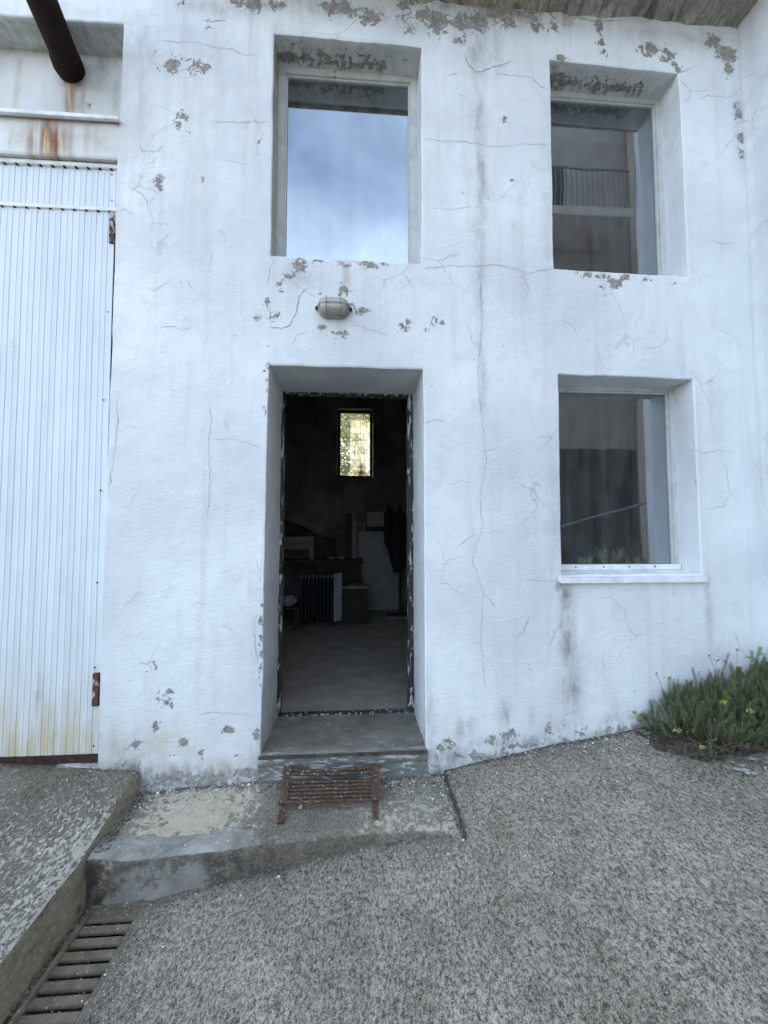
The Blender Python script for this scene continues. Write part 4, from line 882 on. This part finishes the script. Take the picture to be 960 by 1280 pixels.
while ns < 760:
    x = r_.uniform(1.66, 2.56); y = r_.uniform(1.96, 2.40)
    ed = max(((1.95-x)/.3), 0)
    if y < 2.00+ed*.22+r_.uniform(-.03, .03): continue
    if x > 2.50: x = 2.50
    h = env(x, y)*r_.uniform(.68, 1.10)*(1 if r_.random() < .93 else 1.28); front = np.clip((2.16-y)/.16, 0, 1); left = np.clip((1.85-x)/.2, 0, 1)
    d = Vector((-.55*left+r_.uniform(-.35, .35), -.75*front+r_.uniform(-.3, .2), 1)).normalized(); ln = r_.uniform(.07, .13)
    z = gzf(x, y); tip = Vector((x, y, z+h)); base = tip-d*min(ln, h); base.y = min(base.y, 2.385)
    if tip.y > 2.385: d.y = -abs(d.y)
    leafstem(mb, base, d, ln*r_.uniform(.8, 1.1), r_.uniform(.0075, .0135), ns); ns += 1
    if ns % 2 == 0:
        root = Vector((2.15+(x-2.15)*.8, 2.26+(y-2.26)*.7, z)); m_ = root.lerp(base, .5)+Vector((r_.uniform(-.03, .03), r_.uniform(-.03, .02), -.01)); tw.tube([root, m_, base], [.0035, .003, .002], 4)
for i in range(60):   # bare trailing stems in front
    x = r_.uniform(1.72, 2.5); y = r_.uniform(2.0, 2.12); z = gzf(x, y); p = Vector((x, y, z+.012)); pts = []
    d = Vector((r_.uniform(-1, 1), r_.uniform(-.5, .4), r_.uniform(0, .8))).normalized()
    for j in range(7): pts.append(p.copy()); p = p+d*.022; d = (d+Vector((r_.uniform(-.4, .4), r_.uniform(-.3, .3), r_.uniform(-.35, .15)))).normalized(); p.z = max(p.z, gzf(p.x, p.y)+.006)
    tw.tube(pts, .0024, 4)
    if i % 2 == 0: leafstem(mb, p, Vector((r_.uniform(-.5, .5), -.4, r_.uniform(.3, 1))), .05, .009, 900+i)
mb.build('foliage', M['sedum'], g); tw.build('stems', M['twig'], g)
for (px, py, bx2, by2) in ((887, 820, 898, 860), (896, 826, 889, 858), (907, 828, 922, 850), (921, 813, 919, 838), (820, 843, 828, 865)):
    a = wp(px, py, 2.28); b = wp(bx2, by2, 2.26); mb = MB(); mb.tube([b-Vector((0, 0, .06)), b, b.lerp(a, .5)+Vector((.008, 0, 0)), a], [.0018, .0016, .0013, .0012], 5)
    for q in range(4): mb.tube([a, a+Vector((r_.uniform(-.016, .018), r_.uniform(-.01, .01), r_.uniform(-.002, .010)))], [.0012, .0026], 5)
    mb.build('dry_stalk', M['dry_stem'], g)
for (px, py, yy, ln) in ((938, 822, 2.28, .12), (954, 818, 2.28, .12), (835, 848, 2.2, .07), (793, 891, 2.22, .05), (905, 878, 2.08, .06), (938, 889, 2.06, .05), (848, 914, 2.05, .03), (877, 934, 2.02, .05)):
    a = wp(px, py, yy); mb = MB(); leafstem(mb, a-Vector((0, 0, ln)), Vector((.02, 0, 1)), ln*.9, .007, int(px))
    mb.build('flower_stalk', M['sedum'], g); mb = MB()
    for q in range(14):
        o = Vector((r_.gauss(0, .010), r_.gauss(0, .009), r_.gauss(0, .004))); mb.box(a.x+o.x-.0026, a.x+o.x+.0026, a.y+o.y-.0026, a.y+o.y+.0026, a.z+o.z-.0026, a.z+o.z+.0026, 0, rot=Matrix.Rotation(r_.uniform(0, 3), 3, 'X'))
    mb.build('flower_head', M['flower'], g)
gx, gy = np.meshgrid(np.linspace(1.60, 2.53, 60), np.linspace(1.97, 2.40, 34), indexing='ij')
inn = np.clip(1-((gx-2.2)/.60)**4-((gy-2.28)/.25)**4+fbm(gx, gy, 14, 3, 3)*.5, 0, 1)
sz_ = zg(gx, gy)-.030+.03*np.minimum(inn*3, 1)+inn*.02+fbm(gx, gy, 22, 95, 3)*.014
grid_mesh('soil', np.stack([gx, gy, sz_], -1), [M['soil']], g)
# weeds beside the grate
for i, (px, py, n, h, lb) in enumerate(((79, 1152, 20, .045, 'small bright green weed tuft in the crack at the slab edge'), (84, 1179, 26, .022, 'tiny flat weed on the left rim of the drain grate'))):
    c = zp(px, py, -1.59); mb = MB()
    for k in range(n):
        t_ = r_.uniform(0, 6.28); le = r_.uniform(.2, 1.0)*(1 if i == 0 else 2); d = Vector((math.cos(t_)*le, math.sin(t_)*le, 1)).normalized(); s_ = d.cross(Vector((.1, 1, .1))).normalized()*.0028; q = Vector((c.x+r_.gauss(0, .008), c.y+r_.gauss(0, .012), -1.605)); l_ = h*r_.uniform(.6, 1.2)
        mb.add([q-s_*.4, q+s_*.4, q+d*l_*.6+s_, q+d*l_, q+d*l_*.6-s_], [(0, 1, 2, 3, 4)])
    tag(mb.build('weed', M['weed']), lb, 'weed', 'weeds by the drain')

# broken glass pieces
for i, (px, py, s, lb) in enumerate(((931, 964, .022, 'middle piece of broken grey glass in the little heap right of the plant'), (922, 963, .014, 'left piece of broken grey glass in the heap right of the plant'), (929, 957, .014, 'rear piece of broken grey glass in the heap right of the plant'),
    (944, 968, .018, 'right piece of broken grey glass in the heap right of the plant'), (936, 968, .012, 'front piece of broken grey glass in the heap right of the plant'), (939, 947, .018, 'single grey glass piece lying just under the plant edge'), (916, 1004, .011, 'lone grey glass piece on the concrete below the glass heap'))):
    c = zp(px, py, -1.13); z = gzf(c.x, c.y)+.008+.002*(i % 3); c = zp(px, py, z); z = gzf(c.x, c.y)+.008+.002*(i % 3); n = 5; pts = []; a0 = r_.uniform(0, 6)
    for k in range(n): t_ = a0+k*2*math.pi/n+r_.uniform(-.4, .4); rr = s*r_.uniform(.6, 1.2); pts.append((c.x+math.cos(t_)*rr*1.2, c.y+math.sin(t_)*rr*.8, z+r_.uniform(0, .003)))
    mb = MB(); mb.add(pts+[(p[0], p[1], p[2]+.004) for p in pts], [tuple(range(n))[::-1], tuple(range(n, 2*n))]+[(k, (k+1) % n, n+(k+1) % n, n+k) for k in range(n)])
    tag(mb.build('glass_shard', M['shard']), lb, 'glass shard', 'broken glass on the concrete')

# flakes of white paint fallen from the wall
mb = MB()
def flake(x, y, z, s):
    n = r_.choice((4, 5, 5, 6)); a0 = r_.uniform(0, 6); tilt = Vector((r_.gauss(0, .25), r_.gauss(0, .25), 1)).normalized(); q = tilt.rotation_difference(Vector((0, 0, 1)))
    pts = []
    for k in range(n): t_ = a0+k*6.283/n+r_.uniform(-.3, .3); rr = s*r_.uniform(.5, 1.2); pts.append(Vector((x, y, z))+q@Vector((math.cos(t_)*rr, math.sin(t_)*rr*.8, 0)))
    mb.add(pts, [tuple(range(n))])
def surf(x, y):
    if x < -1.165: return float(zslab(np.array([x]), np.array([y]))[0])+.006
    if x < .506:
        fr = np.interp(x, [-1.16, -.64, -.35, .03, .3, .51], [1.957, 1.966, 2.003, 2.038, 2.02, 1.97])+.03
        if y > fr:
            t = (y-fr)/(2.41-fr); return float(np.interp(x, [-1.16, -.6, 0, .51], [-1.402, -1.400, -1.398, -1.378])*(1-t)+np.interp(x, [-1.16, -.49, .49, .51], [-1.383, -1.348, -1.355, -1.358])*t)+.006
    if -1.13 < x < -.868: return -1.589
    return gzf(x, y)+.006
def scatter(n, x0, x1, y0, y1, s0, s1, pw=1):
    for _ in range(n):
        x = r_.uniform(x0, x1); y = y1-(y1-y0)*r_.random()**pw
        flake(x, y, surf(x, y), r_.uniform(s0, s1)*(1 if r_.random() < .93 else 1.8))
scatter(260, -1.13, -.5, 2.22, 2.385, .002, .0065, 1.8); scatter(260, -.5, .5, 2.15, 2.385, .002, .006, 1.5); scatter(120, .2, .5, 2.1, 2.38, .002, .006)
scatter(260, .52, 1.7, 2.25, 2.385, .0015, .006, 2); scatter(160, .52, 2.3, 1.6, 2.35, .0015, .005, 1.2); scatter(60, .9, 2.3, 1.95, 2.2, .003, .007)
scatter(220, -1.1, .5, 1.80, 2.03, .0015, .0045, 1); scatter(90, -.90, -.80, 1.3, 1.95, .0015, .004); scatter(160, -2.2, -1.17, 1.3, 2.38, .0015, .0055); scatter(220, -.8, 2.4, .9, 1.9, .001, .0032, 1)
scatter(60, -1.2, -.9, 1.3, 1.95, .0015, .004)
for px, py, s in ((100, 963, .016), (72, 936, .004), (597, 993, .011), (733, 930, .012), (362, 994, .012), (375, 1010, .01), (560, 1068, .009), (852, 1000, .008), (900, 1003, .008), (440, 1128, .007), (858, 950, .010)):
    c = zp(px, py, -1.3); c = zp(px, py, surf(c.x, c.y)); c = zp(px, py, surf(c.x, c.y)); flake(c.x, c.y, c.z+.002, s)
o = mb.build('paint_flakes', M['flake']); tag(o, 'white paint flakes scattered over the concrete along the wall', 'paint flakes', kind='stuff')

# grit and crumbs gathered in the joints
mb = MB()
def crumb(x, y, s, m):
    z = surf(x, y)-.002; vs = [Vector((x, y, z))+Vector((r_.gauss(0, s), r_.gauss(0, s), abs(r_.gauss(0, s*.7)))) for _ in range(4)]
    mb.add(vs, [(0, 1, 2), (0, 2, 3), (0, 3, 1), (1, 3, 2)], m)
def crumbs(n, x0, x1, y0, y1, s, pw):
    for _ in range(n): crumb(r_.uniform(x0, x1), y1-(y1-y0)*r_.random()**pw, s*r_.uniform(.5, 1.5), r_.choice((0, 0, 1)))
crumbs(700, .52, 1.75, 2.25, 2.388, .0035, 2.5); crumbs(600, -1.13, .5, 2.28, 2.388, .004, 2.2); crumbs(260, -2.2, -1.2, 2.3, 2.42, .0035, 2)
crumbs(300, 1.55, 2.5, 1.90, 2.15, .0045, 1); crumbs(260, -1.150, -1.125, 1.3, 1.95, .004, 1); crumbs(200, -1.14, -1.09, 1.97, 2.37, .004, 1); crumbs(220, -.87, .3, 1.86, 1.98, .003, 1); crumbs(120, .49, .53, 1.95, 2.38, .003, 1)
o = mb.build('grit', [M['soil'], simple('grit_grey', (.22, .20, .17), .95, .4, 60, 0)]); tag(o, 'dark grit and crumbs gathered along the wall foot and joints', 'grit', kind='stuff')
